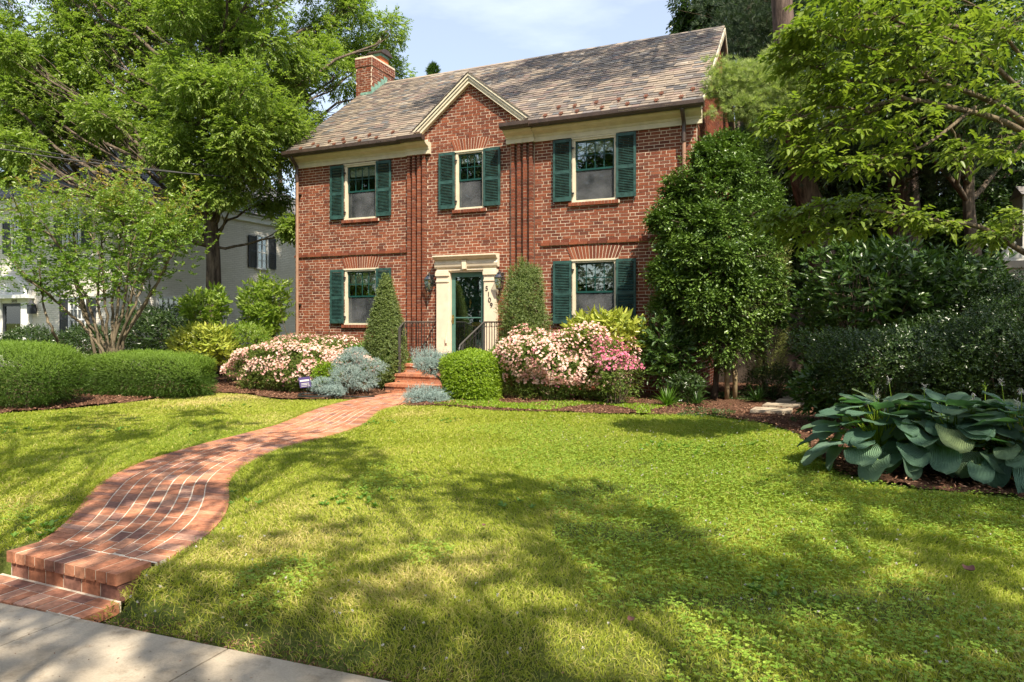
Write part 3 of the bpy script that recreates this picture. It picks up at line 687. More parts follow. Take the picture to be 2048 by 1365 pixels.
for (x0, x1, z0, z1, cols, sl, sr, fl) in WIN:
    top = min(z1+.0, 5.385)
    w = empty('window', ((x0+x1)/2, 0, z0)); w.parent = house; w.location = Vector(((x0+x1)/2, 0, z0))-house.location
    f = MB(); cw = .062
    f.box(x0, x0+cw, -.012, .13, z0+.03, top-cw); f.box(x1-cw, x1, -.012, .13, z0+.03, top-cw); f.box(x0, x1, -.014, .13, top-cw, top)
    f.box(x0-.03, x1+.03, -.035, -.0145, top-.024, top+.012); f.box(x0-.0, x1+.0, -.045, .14, z0-.012, z0+.03)
    f.build('frame', 'cream', w)
    gx0, gx1 = x0+cw, x1-cw; zs0, zs1 = z0+.03, top-cw; zm = zs0+(zs1-zs0)*.505
    up = MB(); r = .036
    up.box(gx0, gx0+r, .035, .062, zm, zs1); up.box(gx1-r, gx1, .035, .062, zm, zs1); up.box(gx0+r, gx1-r, .035, .062, zs1-r, zs1); up.box(gx0+r, gx1-r, .033, .062, zm-.004, zm+.034)
    for k in range(1, cols):
        xx = gx0+r+(gx1-gx0-2*r)*k/cols; up.box(xx-.008, xx+.008, .040, .058, zm+.034, zs1-r)
    zz = (zm+.034+zs1-r)/2; up.box(gx0+r, gx1-r, .041, .057, zz-.008, zz+.008)
    up.build('upper_sash', 'dark_green', w)
    lo = MB(); lo.box(gx0, gx0+r*.8, .070, .097, zs0, zm); lo.box(gx1-r*.8, gx1, .070, .097, zs0, zm); lo.box(gx0, gx1, .0705, .0965, zs0, zs0+r)
    lo.build('lower_sash', 'dark_green', w)
    g = MB(); g.box(gx0+r, gx1-r, .047, .051, zm+.03, zs1-r+.003); g.box(gx0+r*.6, gx1-r*.6, .082, .086, zs0+r, zm+.01); g.build('pane', 'glass', w)
    sc = MB(); sc.add([(gx0+.01, .05, zs0), (gx1-.01, .05, zs0), (gx1-.01, .05, zm-.004), (gx0+.01, .05, zm-.004)], [(0, 1, 2, 3)])
    sc.tube([(gx0+.012, .05, zs0), (gx0+.012, .05, zm-.006), (gx1-.012, .05, zm-.006), (gx1-.012, .05, zs0)], .006, 4)
    sc.build('insect_screen', 'screen', w)
    b = MB(); drop = {'upper': .24, 'mid': .20, 'lower': .34}[fl]
    if x0 > -3 and fl == 'lower':
        for k in range(14): b.box(gx0+.03, gx1-.03, .115, .125+.0, zs1-.03-k*.032, zs1-.007-k*.032)
    else: b.box(gx0+.02, gx1-.02, .115, .122, zs1-drop, zs1-.01)
    b.build('blind', 'blind', w)
    s_ = MB(); n_ = int((x1-x0+.14)/.073)
    for k in range(n_): s_.box(x0-.07+k*.073, x0-.07+k*.073+.064, -.06+random.uniform(-.004, .004), .0, z0-.085, z0-.0125)
    so = MB(); so.box(x0-.065, x1+.065, -.05, .02, z0-.08, z0-.016)
    join2('sill', so, 'mortar', s_, 'brick', w)
    hm = .025
    shutter(sl[0], sl[1]-.004, z0+hm, top-.01, True); shutter(sr[0]+.004, sr[1], z0+hm, top-.01, False)

# cornice, gutter, downspouts
def cornice(x0, x1, dy):
    prof = [(.0, 5.40), (-.045-dy, 5.40), (-.045-dy, 5.50), (-.06-dy, 5.505), (-.07-dy, 5.55), (-.13-dy, 5.575), (-.20-dy, 5.60), (-.235-dy, 5.64), (-.24-dy, 5.67), (.0, 5.67)]
    mb = MB(); mb.prism(prof, 'x', x0, x1); return mb
for a, b, c_, d_ in ((-10.17, -6.755, -6.76, -6.10), (-3.47, .10, -4.13, -3.465)):
    cornice(a, b, 0).build('cornice', 'cream', house); cornice(c_, d_, .055).build('cornice', 'cream', house)
    mb = MB()
    for (p, q, dy) in ((a-.02, b, 0), (c_-.01, d_+.01, .055)):
        if p < q: mb.prism([(-.245-dy, 5.655), (-.375-dy, 5.655), (-.405-dy, 5.70), (-.405-dy, 5.775), (-.385-dy, 5.785), (-.375-dy, 5.76), (-.25-dy, 5.76)], 'x', p-(.05 if p < -9 else 0), q+(.08 if q > 0 else 0))
    mb.build('gutter', 'gutter_brown', house)
for x in (-9.99, -.24):
    mb = MB(); P = smoothpath([(x, -.32, 5.66), (x, -.30, 5.60), (x, -.16, 5.47), (x, -.12, 5.38), (x, -.12, 5.2)], 4); mb.tube(P, .042, 10); mb.tube([(x, -.12, 5.22), (x, -.12, 5.05)], .046, 10)
    for z in (4.72, 1.9): q_ = MB(); q_.box(x-.06, x+.06, -.1, -.0, z, z+.03); q_.build('bracket', 'gutter_brown', house)
    a = mb.build('downspout_head', 'gutter_brown', house); mb = MB(); mb.tube([(x, -.105, 5.1), (x, -.105, .1)], .038, 10); mb.build('downspout', 'copper_brown', house)

# roof with laid slates
rf = MB(); yt = RIDGE_Y
def rz(y, o_=0): return roofz(y)-.03+o_
for y_, a_, b_ in ((-.33, HX0-.09, -6.60), (.03, -6.60, -3.50), (-.33, -3.50, HX1+.12)):
    rf.prism([(y_, rz(y_)-.06), (y_, rz(y_)), (RIDGE_Y, rz(RIDGE_Y)), (2*RIDGE_Y+.33, rz(-.33)), (2*RIDGE_Y+.33, 5.60), (RIDGE_Y, rz(RIDGE_Y)-.12), (.1, rz(.1)-.10)], 'x', a_, b_)
slates = MB(); n0 = np.array((0, -ROOFK, 1.)); n0 /= np.linalg.norm(n0); up = np.array((0, 1., ROOFK)); upl = np.linalg.norm(up); up /= upl
GRZ = 7.10
def gable_half(z): return max(0, (GRZ-z)/.80)
SL = (RIDGE_Y+.36)*upl; ex = .138; row = 0
while row*ex < SL-.02:
    d0 = row*ex; base = np.array((0, -.385, ROOFZ-.02-.0))+up*d0; zc = base[2]
    x = HX0-.10-random.uniform(0, .2)
    ln = min(ex*1.9, SL-d0)
    while x < HX1+.13:
        w = random.choice((.16, .19, .22, .25, .28)); a, b = max(x, HX0-.10), min(x+w, HX1+.13)
        gh = gable_half(zc+.03)
        if b-a > .03 and not (a > GAX-gh and b < GAX+gh):
            t = .013; j = random.uniform(-.006, .006); lift = .020+random.uniform(0, .010)
            p0 = base+up*j; A = p0+n0*lift; B = p0+up*ln+n0*.002
            r_ = min(1, max(0, random.betavariate(1.3, 1.3)+ (d0/SL-.5)*.1))
            slates.add([A+(a, 0, 0), A+(b-.008, 0, 0), B+(b-.008, 0, 0), B+(a, 0, 0)]+[q+n0*t for q in (A+(a, 0, 0), A+(b-.008, 0, 0), B+(b-.008, 0, 0), B+(a, 0, 0))],
                       [(4, 5, 6, 7), (0, 1, 5, 4), (1, 2, 6, 5), (3, 0, 4, 7)], r_)
        x += w
    row += 1
# gable dormer roof running back into the main roof, laid the same way
for sgn in (-1, 1):
    nn = np.array((sgn*.80, 0, 1.)); nn /= np.linalg.norm(nn); uu = np.array((-sgn*1., 0, .80)); ul = np.linalg.norm(uu); uu /= ul
    Lg = 1.66*ul; q = 0
    while q < Lg:
        y = -.17
        bz = 5.78+uu[2]*q; yend = (bz-ROOFZ)/ROOFK-.35+.22
        while y < yend:
            w = random.choice((.17, .2, .24)); e1 = min(y+w, yend)
            A = np.array((GAX+sgn*1.66, 0, 5.78))+uu*q+nn*.02; B = A+uu*min(ex*1.7, Lg-q)-nn*.015
            if e1-y > .03:
                vs = [A+(0, y, 0), A+(0, e1-.004, 0), B+(0, e1-.004, 0), B+(0, y, 0)]
                slates.add(vs+[v+nn*.013 for v in vs], [(4, 5, 6, 7), (0, 1, 5, 4), (1, 2, 6, 5), (2, 3, 7, 6), (3, 0, 4, 7)])
            y += w
        q += ex
rf.prism([(GAX-1.66, 5.76), (GAX, 7.09), (GAX+1.66, 5.76)], 'y', .03, 2.2)
for sgn in (-1, 1): rf.prism([(GAX+sgn*1.66, 5.76), (GAX, 7.09), (GAX, 7.04), (GAX+sgn*1.60, 5.76)], 'y', -.14, .029)
# copper ridge
ROOF = join2('roof', rf, 'dark_slate', slates, 'slate', house)
mb = MB()
zr = roofz(RIDGE_Y)+.015
mb.prism([(RIDGE_Y-.085, zr-.05), (RIDGE_Y, zr+.022), (RIDGE_Y+.085, zr-.05)], 'x', HX0-.10, HX1+.13); mb.build('ridge_cap', 'slate', ROOF)
mb = MB(); mb.prism([(-.33, rz(-.33)-.10), (-.33, rz(-.33)-.0), (RIDGE_Y, rz(RIDGE_Y)+.0), (2*RIDGE_Y+.33, rz(-.33)-.0), (2*RIDGE_Y+.33, rz(-.33)-.10), (RIDGE_Y, rz(RIDGE_Y)-.14)], 'x', HX1+.121, HX1+.150)
mb.build('bargeboard', 'cream', ROOF)
mb = MB()
for sgn in (-1, 1):   # dormer rake boards, two steps of moulding
    for (o0, o1, y0, y1) in ((.0, .155, -.105, -.0), (.0, .09, -.13, -.104), (-.008, .035, -.155, -.129)):
        k = .80; c = math.hypot(1, k)
        f0, f1 = o0*c, o1*c; xf = 1.66
        pts = [(GAX+sgn*xf, GRZ-k*xf-f0), (GAX, GRZ-f0), (GAX, GRZ-f1), (GAX+sgn*min(xf, (GRZ-f1-5.775)/k), GRZ-f1-k*min(xf, (GRZ-f1-5.775)/k)), ]
        z_end = 5.775; xe = (GRZ-f0-z_end)/k; xi = (GRZ-f1-z_end)/k
        mb.prism([(GAX+sgn*min(xe, 1.66), max(z_end, GRZ-f0-k*1.66)), (GAX, GRZ-f0), (GAX, GRZ-f1), (GAX+sgn*xi, z_end)], 'y', y0-.001*sgn, y1)
mb.build('rake_trim', 'cream', house)
# snow guards in two staggered rows
def roofpt(px_, py_):
    r = ray(px_, py_); c = np.array(CAM); n_ = np.array((0, -ROOFK, 1.)); p0 = np.array((0, -.35, ROOFZ)); t = n_.dot(p0-c)/n_.dot(r); return c+t*r
SG = [(560+x/6.827, 180+y/6.827) for x, y in ((297, 832), (468, 772), (533, 798), (690, 735), (752, 775), (878, 705), (890, 748), (1045, 690), (1100, 728), (1235, 648), (1327, 688), (1555, 610))]
SG += [(1000+x/4.876, 180+y/4.876) for x, y in ((447, 278), (578, 195), (600, 258), (735, 183), (757, 235), (943, 152), (1000, 200), (1163, 122), (1247, 165), (1427, 90), (1528, 132), (1577, 65), (1772, 97), (1883, 20))]
for q in SG:
    p = roofpt(*q); mb = MB(); x1_ = np.array((1., 0, 0)); nn = np.array((0, -.8, .6)); s2 = np.cross(x1_, nn)
    c = p+n0*.07
    for k in range(6):
        a = k*math.pi/3; mb.obox(c+(x1_*math.cos(a)+s2*math.sin(a))*.026, [x1_*math.cos(a)+s2*math.sin(a), -x1_*math.sin(a)+s2*math.cos(a), nn], .024, .014, .006)
    mb.tube([c, p+n0*.02+up*.06], .009, 6); mb.tube([c-nn*.01, c+nn*.012], .016, 8); mb.obox(p+n0*.036-up*.03, [x1_, up, n0], .014, .07, .004)
    mb.build('snow_guard', 'rust', ROOF)

# chimney on the left gable
cb = MB(); CX0, CX1, CY0, CY1, CZ = -10.34, -9.78, 2.85, 4.02, 9.30
for (o_, a_, n_, L_) in (((CX0, CY0, 0), (1, 0, 0), (0, -1, 0), CX1-CX0), ((CX1, CY0, 0), (0, 1, 0), (1, 0, 0), CY1-CY0), ((CX0, CY0, 0), (0, 1, 0), (-1, 0, 0), CY1-CY0)):
    course(cb, o_, a_, n_, 0 if n_[0] <= 0 else 7.6, CZ-.25, lambda z: (0, L_))
    course(cb, np.array(o_)+np.array(n_)*.022-np.array(a_)*.02, a_, n_, CZ-.27, CZ-.02, lambda z: (0, L_+.04))
cm = MB(); cm.box(CX0, CX1, CY0, CY1, 0, CZ-.2); cm.box(CX0-.022, CX1+.022, CY0-.022, CY1+.022, CZ-.27, CZ-.01)
cm.prism([(CX0-.02, CY0-.02), (CX1+.02, CY0-.02), (CX1+.02, CY1+.02), (CX0-.02, CY1+.02)], 'z', CZ-.009, CZ+.02)
ch = join2('chimney', cm, 'mortar', cb, 'brick', house)
mb = MB(); mb.box(CX0+.12, CX1-.1, 3.45, 3.86, CZ+.02, CZ+.24); mb.build('flue_pot', 'terracotta', ch)
mb = MB(); mb.box(CX0+.10, CX1-.08, 3.43, 3.88, CZ+.24, CZ+.32); mb.build('spark_guard', 'verdigris', ch)
mb = MB(); mb.prism([(3.36, CZ+.32), (3.95, CZ+.32), (3.95, CZ+.36), (3.74, CZ+.47), (3.57, CZ+.47), (3.36, CZ+.36)], 'x', CX0+.03, CX1-.01); mb.build('chimney_cap', 'gutter_brown', ch)
mb = MB()
for k in range(7):
    y = CY0-.04+k*.16; z = roofz(y)
    if y+.16 < RIDGE_Y+.1: mb.box(CX1+.008, CX1+.022, y, y+.165, z-.1, z+.27)
mb.box(CX0+.2, CX1+.03, CY0-.07, CY0-.008, roofz(CY0)-.15, roofz(CY0)+.07); mb.build('flashing', 'verdigris', ch)

# doorway
dw = MB(); 
dw.box(-5.90, -5.60, -.10, .02, .55, 2.52); dw.box(-4.67, -4.37, -.10, .02, .55, 2.52)      # pilasters
for a, b in ((-5.90, -5.60), (-4.67, -4.37)):
    dw.box(a-.015, b+.015, -.115, -.0, .551, .70); dw.box(a-.012, b+.012, -.118, .0, 2.38, 2.41); dw.box(a-.02, b+.02, -.13, .0, 2.521, 2.60); dw.box(a-.01, b+.01, -.12, .0, 2.60, 2.64)
dw.box(-5.60, -4.67, -.075, .02, 2.64, 2.80); dw.box(-5.90, -4.37, -.09, .02, 2.641, 2.70)
dw.prism([(.02, 2.70), (-.11, 2.70), (-.125, 2.73), (-.14, 2.79), (-.115, 2.83), (-.11, 2.84), (-.11, 2.88), (-.17, 2.90), (-.19, 2.93), (-.235, 2.955), (-.235, 2.985), (.02, 3.0)], 'x', -5.94, -4.33)
dw.prism([(-5.195, 2.665), (-5.105, 2.665), (-5.09, 2.86), (-5.21, 2.86)], 'y', -.165, -.0)
dw.box(-5.60, -5.565, -.06, .25, .56, 2.64); dw.box(-4.705, -4.67, -.06, .25, .56, 2.64); dw.box(-5.565, -4.705, -.06, .25, 2.60, 2.64); dw.box(-5.58, -4.69, -.10, .26, .53, .565)
dw.build('door_surround', 'stone_trim', house)
door = MB(); door.box(-5.56, -4.71, .16, .20, .57, 2.60)
for a, b, c, d in ((-5.44, -5.18, .72, 1.15), (-5.09, -4.83, .72, 1.15), (-5.44, -5.18, 1.3, 1.5), (-5.09, -4.83, 1.3, 1.5), (-5.44, -5.18, 1.62, 2.42), (-5.09, -4.83, 1.62, 2.42)):
    door.box(a, b, .150, .161, c, d); door.box(a+.03, b-.03, .144, .151, c+.03, d-.03)
D = door.build('front_door', 'dark_green', house)
mb = MB(); mb.box(-5.10, -4.88, .138, .143, 1.36, 1.45); mb.box(-5.075, -4.905, .134, .139, 1.385, 1.425); mb.build('letter_slot', 'brass', D)
mb = MB(); mb.lathe((-5.135, .13, 1.88), [(.02, 0), (.035, .03), (.03, .07), (.012, .1)], 8); mb.tube([(-5.135, .125, 1.86), (-5.135, .11, 1.78)], .012, 6); mb.build('knocker', 'brass', D)
sd_ = MB(); sd_.box(-5.56, -5.47, .02, .055, .57, 2.60); sd_.box(-4.80, -4.71, .02, .055, .57, 2.60); sd_.box(-5.47, -4.80, .02, .055, 2.49, 2.60); sd_.box(-5.47, -4.80, .02, .055, .57, .72)
sd_.box(-5.47, -4.80, .024, .050, 1.545, 1.57); st = sd_.build('storm_door', 'door_frame_green', house)
mb = MB(); mb.box(-5.47, -4.80, .034, .038, .72, 1.545); mb.box(-5.47, -4.80, .034, .038, 1.57, 2.49); mb.build('pane', 'door_glass', st)
mb = MB(); mb.box(-5.535, -5.505, .0, .02, 1.42, 1.62); mb.tube([(-5.52, -.0, 1.56), (-5.52, -.035, 1.56), (-5.46, -.04, 1.555)], .009, 6); mb.build('door_handle', 'brass', st)
def text(name, s_, size, loc, mat, parent, depth=.004):
    cu = bpy.data.curves.new(name, 'FONT'); cu.body = s_; cu.size = size; cu.extrude = depth; cu.align_x = 'CENTER'; cu.materials.append(MATS[mat])
    o = bpy.data.objects.new(name, cu); COL.objects.link(o); o.parent = parent; o.location = Vector(loc)-parent.location; o.rotation_euler = (math.radians(90), 0, 0)
    bpy.context.view_layer.update(); me = bpy.data.meshes.new_from_object(o); w = bpy.data.objects.new(name, me); COL.objects.link(w); w.parent = parent; w.location = o.location; w.rotation_euler = o.rotation_euler
    bpy.data.objects.remove(o); return w
for ch_, x, z in (('5', -4.60, 2.16), ('1', -4.555, 2.03), ('0', -4.53, 1.90), ('9', -4.485, 1.78)):
    text('house_number', ch_, .155, (x, -.106, z), 'black_paint', house)
# doorbell cable and bell on the left pilaster
mb = MB(); mb.tube(smoothpath([(-5.61, -.105, 1.32), (-5.64, -.108, 1.15), (-5.655, -.11, 1.0), (-5.61, -.11, .93)], 5), .006, 5); mb.tube([(-5.635, -.12, .97), (-5.635, -.12, 1.08)], .022, 8); mb.build('bell_pull', 'stone_trim', house)

def lantern(x, label):
    y = -.16; e = empty('wall_lantern', (x, 0, 2.1), label, 'lantern', 'wall lanterns beside the front door')
    fr = MB(); zb, zt = 2.20, 2.44; h0, h1 = .050, .088
    for i, j in ((-1, -1), (1, -1), (1, 1), (-1, 1)): fr.tube([(x+i*h0, y+j*h0, zb), (x+i*h1, y+j*h1, zt)], .0055, 5)
    for h, z in ((h0, zb), (h1, zt)):
        for (i, j), (k, l_) in zip(((-1, -1), (1, -1), (1, 1), (-1, 1)), ((1, -1), (1, 1), (-1, 1), (-1, -1))): fr.tube([(x+i*h, y+j*h, z), (x+k*h, y+l_*h, z)], .007, 5)
    fr.box(x-h0, x+h0, y-h0, y+h0, zb-.02, zb-.008); fr.lathe((x, y, zb-.06), [(.008, 0), (.018, .02), (.03, .04)], 8)
    fr.build('frame', 'iron', e)
    g = MB()
    for i in range(4):
        a = i*math.pi/2; c, s_ = math.cos(a), math.sin(a); f = lambda u, v, z: (x+u*c-v*s_, y+u*s_+v*c, z)
        g.add([f(-h0, -h0, zb), f(h0, -h0, zb), f(h1, -h1, zt), f(-h1, -h1, zt)], [(0, 1, 2, 3)])
        g.add([f(-h1, -h1, zt+.004), f(h1, -h1, zt+.004), f(.035, -.035, zt+.095), f(-.035, -.035, zt+.095)], [(0, 1, 2, 3)])
    g.build('pane', 'lantern_glass', e)
    rf_ = MB()
    for i, j in ((-1, -1), (1, -1), (1, 1), (-1, 1)): rf_.tube([(x+i*h1, y+j*h1, zt), (x+i*.035, y+j*.035, zt+.1)], .006, 5)
    rf_.lathe((x, y, zt+.095), [(.05, 0), (.052, .012), (.03, .03), (.022, .05), (.008, .06), (.013, .075), (.003, .095)], 10); rf_.build('roof', 'iron', e)
    mb = MB(); mb.lathe((x, y, zb), [(.014, 0), (.016, .07), (.02, .1), (.004, .15)], 8); mb.build('bulb', 'blind', e)
    mb = MB(); mb.tube(smoothpath([(x, -.01, 2.5), (x, -.09, 2.56), (x, y, zt+.1)], 5), .009, 6); mb.box(x-.035, x+.035, -.03, -.005, 2.34, 2.56); mb.build('bracket', 'iron', e)
lantern(-6.06, 'small black glass lantern on the brick wall between the ribbed bricks and the door surround')
lantern(-4.26, 'small black glass lantern on the brick wall between the house number and a tall shrub')

# ------------------------------------------------------------------ front steps
st = empty('front_steps', (-5.2, -1.4, 0), 'red brick steps with bullnosed treads leading up to the front door', 'steps')
LV = [(-5.98, -3.95, -1.42, .56), (-5.96, -4.0, -1.76, .375), (-5.95, -4.05, -2.12, .19)]
for i, (x0, x1, yf, zt) in enumerate(LV):
    b_ = MB(); c_ = MB(); yb = -.01 if i == 0 else LV[i-1][2]+.02
    c_.box(x0+.012, x1-.012, yf+.02, yb, -.05, zt-.006)
    x = x0
    while x < x1-.02:
        b_.box(x+.003, min(x+.095, x1)-.004, yf-.018, yf+.19, zt-.056, zt+random.uniform(-.002, .002)); x += .095
    y = yf+.196; rw = 0
    while y < yb-.01:
        x = x0+(.1 if rw % 2 else 0)-.1
        while x < x1: 
            a, b = max(x, x0)+.003, min(x+.2, x1)-.006
            if b-a > .02: b_.box(a, b, y+.002, min(y+.092, yb)-.004, zt-.05, zt+random.uniform(-.002, .001))
            x += .205
        y += .097; rw += 1
    zl = zt-.062; k = 0; zbot = 0 if i == 2 else LV[i+1][3]
    if i == 0: pass
    while zl > zbot-.03 or (i == 0 and zl > 0):
        z0_ = zl-.058; x = x0-(.1 if k % 2 else 0)
        while x < x1:
            a, b = max(x, x0)+.003, min(x+.205, x1)-.006
            if b-a > .02: b_.box(a, b, yf+.008, yf+.1, z0_, zl)
            x += .21
        y = yf+.11
        while y < yb-.02:        # side faces
            b_.box(x0+.003, x0+.05, y, min(y+.2, yb), z0_, zl); b_.box(x1-.05, x1-.003, y, min(y+.2, yb), z0_, zl); y += .21
        zl -= .068; k += 1
    join2('step', c_, 'mortar', b_, 'path_brick', st)

def railing(name, x, yc, ye, drop, label, wall_y=-.02, lean=0):
    e = empty(name, (x, yc, 0), label, 'railing', 'wrought iron railings of the front steps'); zt = .56+.895; zl = .56+.13
    T = MB(); top = [(x, wall_y, zt), (x, yc, zt)]; T.tube(top, .016, 8)
    T.tube(smoothpath([(x, yc, zt), (x+lean, ye, zt-drop), (x+lean, ye-.10, zt-drop-.07), (x+lean, ye-.13, zt-drop-.14), (x+lean, ye-.07, zt-drop-.2), (x+lean, ye-.02, zt-drop-.17)], 6) if drop > .2 else [(x, yc, zt), (x+lean, ye, zt-drop)], .017, 8)
    T.build('handrail', 'iron_grey', e)
    B = MB(); B.tube([(x, wall_y, zl), (x, yc, zl)], .010, 6); B.tube([(x, wall_y, zt-.10), (x, yc, zt-.10)], .006, 5)
    B.tube([(x, yc, zt-.1), (x+lean, ye, zt-.1-drop)], .006, 5); B.tube([(x, yc, zl), (x+lean, ye, zl-drop)], .010, 6); B.build('rail', 'iron', e)
    posts = [(yc, 0, .56, 0), (ye, drop, .19, lean)]
    for yy, dz, zf, ln in posts:
        m_ = MB(); m_.box(x+ln-.018, x+ln+.018, yy-.018, yy+.018, zf, zt-dz); m_.box(x+ln-.035, x+ln+.035, yy-.035, yy+.035, zf, zf+.02); m_.build('post', 'iron_grey', e)
    n_ = 11
    def bal(yy, dz, ln, k):
        m_ = MB(); m_.box(x+ln-.006, x+ln+.006, yy-.006, yy+.006, zl-dz, zt-dz-.1)
        c = (x+ln, yy-.045, zt-dz-.055)
        if k % 2: m_.tube([(c[0], c[1]+.034*math.cos(a), c[2]+.034*math.sin(a)) for a in np.linspace(0, 2*math.pi, 13)], .0055, 5)
        m_.box(x+ln-.006, x+ln+.006, yy-.006, yy+.006, zt-dz-.1, zt-dz-.01); m_.build('baluster', 'iron', e)
    for k in range(1, n_): bal(yc+(wall_y-yc)*k/n_, 0, 0, k)
    ns = max(2, int(abs(ye-yc)/.115))
    for k in range(1, ns): bal(yc+(ye-yc)*k/ns, drop*k/ns, lean*k/ns, k)
    return e
railing('handrailing', -5.98, -1.36, -1.72, .12, 'black iron railing left of the steps, before the ribbed bricks and cone shaped shrub', lean=.12)
railing('handrailing', -4.03, -1.42, -2.36, .40, 'black iron railing with a curled handrail end, right of the steps by the door')

# ================================================================== NEIGHBOUR ON THE LEFT
nb = empty('white_house', (-22, 0, 0), 'white painted brick house with slate hip roof and arched doorway, behind the multi-stemmed tree', 'house')
NX = -17.07
mb = MB(); mb.box(-27, NX, 0, 3.6, 0, 5.3); mb.box(-27, NX, 3.6, 12, 0, 5.3)
for z in np.arange(.55, 5.1, .34):
    mb.box(NX-.55, NX+.02, -.022, -.0, z, z+.30); mb.box(NX+.0, NX+.022, -.022, .55, z, z+.30)
mb.build('wall', 'white_brick', nb)
mb = MB(); mb.box(-27.1, NX+.12, -.12, 12.1, 5.18, 5.36); mb.box(-27.1, NX+.2, -.2, 12.2, 5.36, 5.43); mb.build('cornice', 'white_paint', nb)
rb = MB(); sb = MB(); e0, e1, f0, f1 = -27.3, NX+.3, -.3, 12.3; zE, zR = 5.44, 8.3
rb.add([(e0, f0, zE), (e1, f0, zE), (e1, f1, zE), (e0, f1, zE), (-21.6, 4.2, zR), (-21.0, 4.2, zR), (-21.0, 7.8, zR), (-21.6, 7.8, zR)], [(0, 1, 5, 4), (1, 2, 6, 5), (2, 3, 7, 6), (3, 0, 4, 7), (4, 5, 6, 7), (3, 2, 1, 0)])
def lay(a, b, c, d, mbx, ex_=.16):
    """slates on the quad a b (eave) c d (top)"""
    a, b, c, d = [np.array(v, float) for v in (a, b, c, d)]; H = np.linalg.norm((c+d)/2-(a+b)/2); nr = int(H/ex_); nn = unit(np.cross(b-a, d-a)[None])[0]
    for i in range(nr):
        t0, t1 = i/nr, min(1, (i+1.5)/nr); p, q = a+(d-a)*t0, b+(c-b)*t0; p1, q1 = a+(d-a)*t1, b+(c-b)*t1; L_ = np.linalg.norm(q-p); m_ = max(1, int(L_/.22)); off = random.random()
        for k in range(-1, m_+1):
            u0, u1 = max(0, (k+off)/m_), min(1, (k+1+off)/m_)
            if u1-u0 < .1/m_: continue
            A, B_, C2, D2 = p+(q-p)*u0+nn*.03, p+(q-p)*(u1-.02/m_)+nn*.03, p1+(q1-p1)*(u1-.02/m_)+nn*.008, p1+(q1-p1)*u0+nn*.008
            mbx.add([A, B_, C2, D2, A-nn*.02, B_-nn*.02], [(0, 1, 2, 3), (4, 5, 1, 0)])
lay((e0, f0, zE), (e1, f0, zE), (-21.0, 4.2, zR), (-21.6, 4.2, zR), sb); lay((e1, f0, zE), (e1, f1, zE), (-21.0, 7.8, zR), (-21.0, 4.2, zR), sb)
join2('roof', rb, 'dark_slate', sb, 'dark_slate', nb)
mb = MB(); mb.box(-23.6, -22.3, 3.4, 4.3, 6.0, 9.2); mb.box(-23.66, -22.24, 3.34, 4.36, 9.0, 9.12); mb.build('chimney', 'white_brick', nb)
def nwin(x0, x1, z0, z1, cols, rows, shut=True, side=False, cover=None):
    """window in the front (y=0) or in the side wall"""
    w = empty('window', (0, 0, 0)); w.parent = nb; w.location = Vector((0, 0, 0))-nb.location
    T = (lambda u, d: (u, -d)) if not side else (lambda u, d: (NX+d, u))
    def bx(m_, u0, u1, d0, d1, za, zb_):
        (xa, ya), (xb, yb_) = T(u0, d0), T(u1, d1); m_.box(min(xa, xb), max(xa, xb), min(ya, yb_), max(ya, yb_), za, zb_)
    f = MB(); c = .06
    bx(f, x0-c, x0, .0, .05, z0, z1); bx(f, x1, x1+c, .0, .05, z0, z1); bx(f, x0-c, x1+c, .0, .052, z1, z1+c); bx(f, x0-c-.04, x1+c+.04, 0, .09, z0-.05, z0); f.build('frame', 'white_paint', w)
    s_ = MB()
    for k in range(1, cols): u = x0+(x1-x0)*k/cols; bx(s_, u-.012, u+.012, .012, .032, z0, z1)
    for k in range(1, rows): z = z0+(z1-z0)*k/rows; h = .026 if (k*2 == rows) else .012; bx(s_, x0, x1, .013, .034, z-h, z+h)
    s_.build('muntins', 'white_paint', w)
    g = MB(); bx(g, x0, x1, .003, .008, z0, z1); g.build('pane', 'glass', w); g = MB(); bx(g, x0, x1, .0005, .0025, z0, z1); g.build('blind', 'dark_room', w)  # no real blind: dark sheet painted to stand for the unlit room inside
    if shut:
        for a, b in ((x0-c-.42, x0-c-.01), (x1+c+.01, x1+c+.42)):
            m_ = MB(); bx(m_, a, a+.05, .02, .05, z0, z1); bx(m_, b-.05, b, .02, .05, z0, z1)
            for z in (z0, (z0+z1)/2, z1-.06): bx(m_, a+.05, b-.05, .02, .049, z, z+.06)
            z = z0+.07
            while z < z1-.07: bx(m_, a+.05, b-.05, .025, .044, z, z+.022); z += .036
            m_.build('shutter', 'slate_paint', w)
nwin(-18.97, -18.27, .90, 2.17, 4, 4); nwin(-21.86, -21.37, 3.70, 4.75, 3, 4); nwin(-19.25, -18.5, 3.70, 4.75, 4, 4); nwin(-24.9, -24.2, .9, 2.17, 4, 4)
nwin(1.53, 2.34, 1.53, 2.22, 4, 2, False, True); nwin(5.84, 6.30, 3.50, 4.70, 2, 4, True, True); nwin(5.6, 6.4, 1.2, 2.2, 4, 4, False, True)
mb = MB(); mb.box(-22.75, -22.28, -.14, .0, 0, 2.22); mb.box(-21.22, -20.86, -.14, .0, 0, 2.22); mb.box(-22.28, -21.22, -.10, .0, 2.07, 2.22); mb.box(-22.9, -20.72, -.32, .0, 2.22, 2.33)
for k in range(4):
    mb.tube([(-21.81+(.98-k*.055)*math.cos(a), -.22+k*.03, 2.33+(.62-k*.05)*math.sin(a)) for a in np.linspace(0, math.pi, 25)], .038, 6)
mb.prism([(-21.81+.92*math.cos(a), 2.33+.56*math.sin(a)) for a in np.linspace(0, math.pi, 20)], 'y', -.10, -.0)
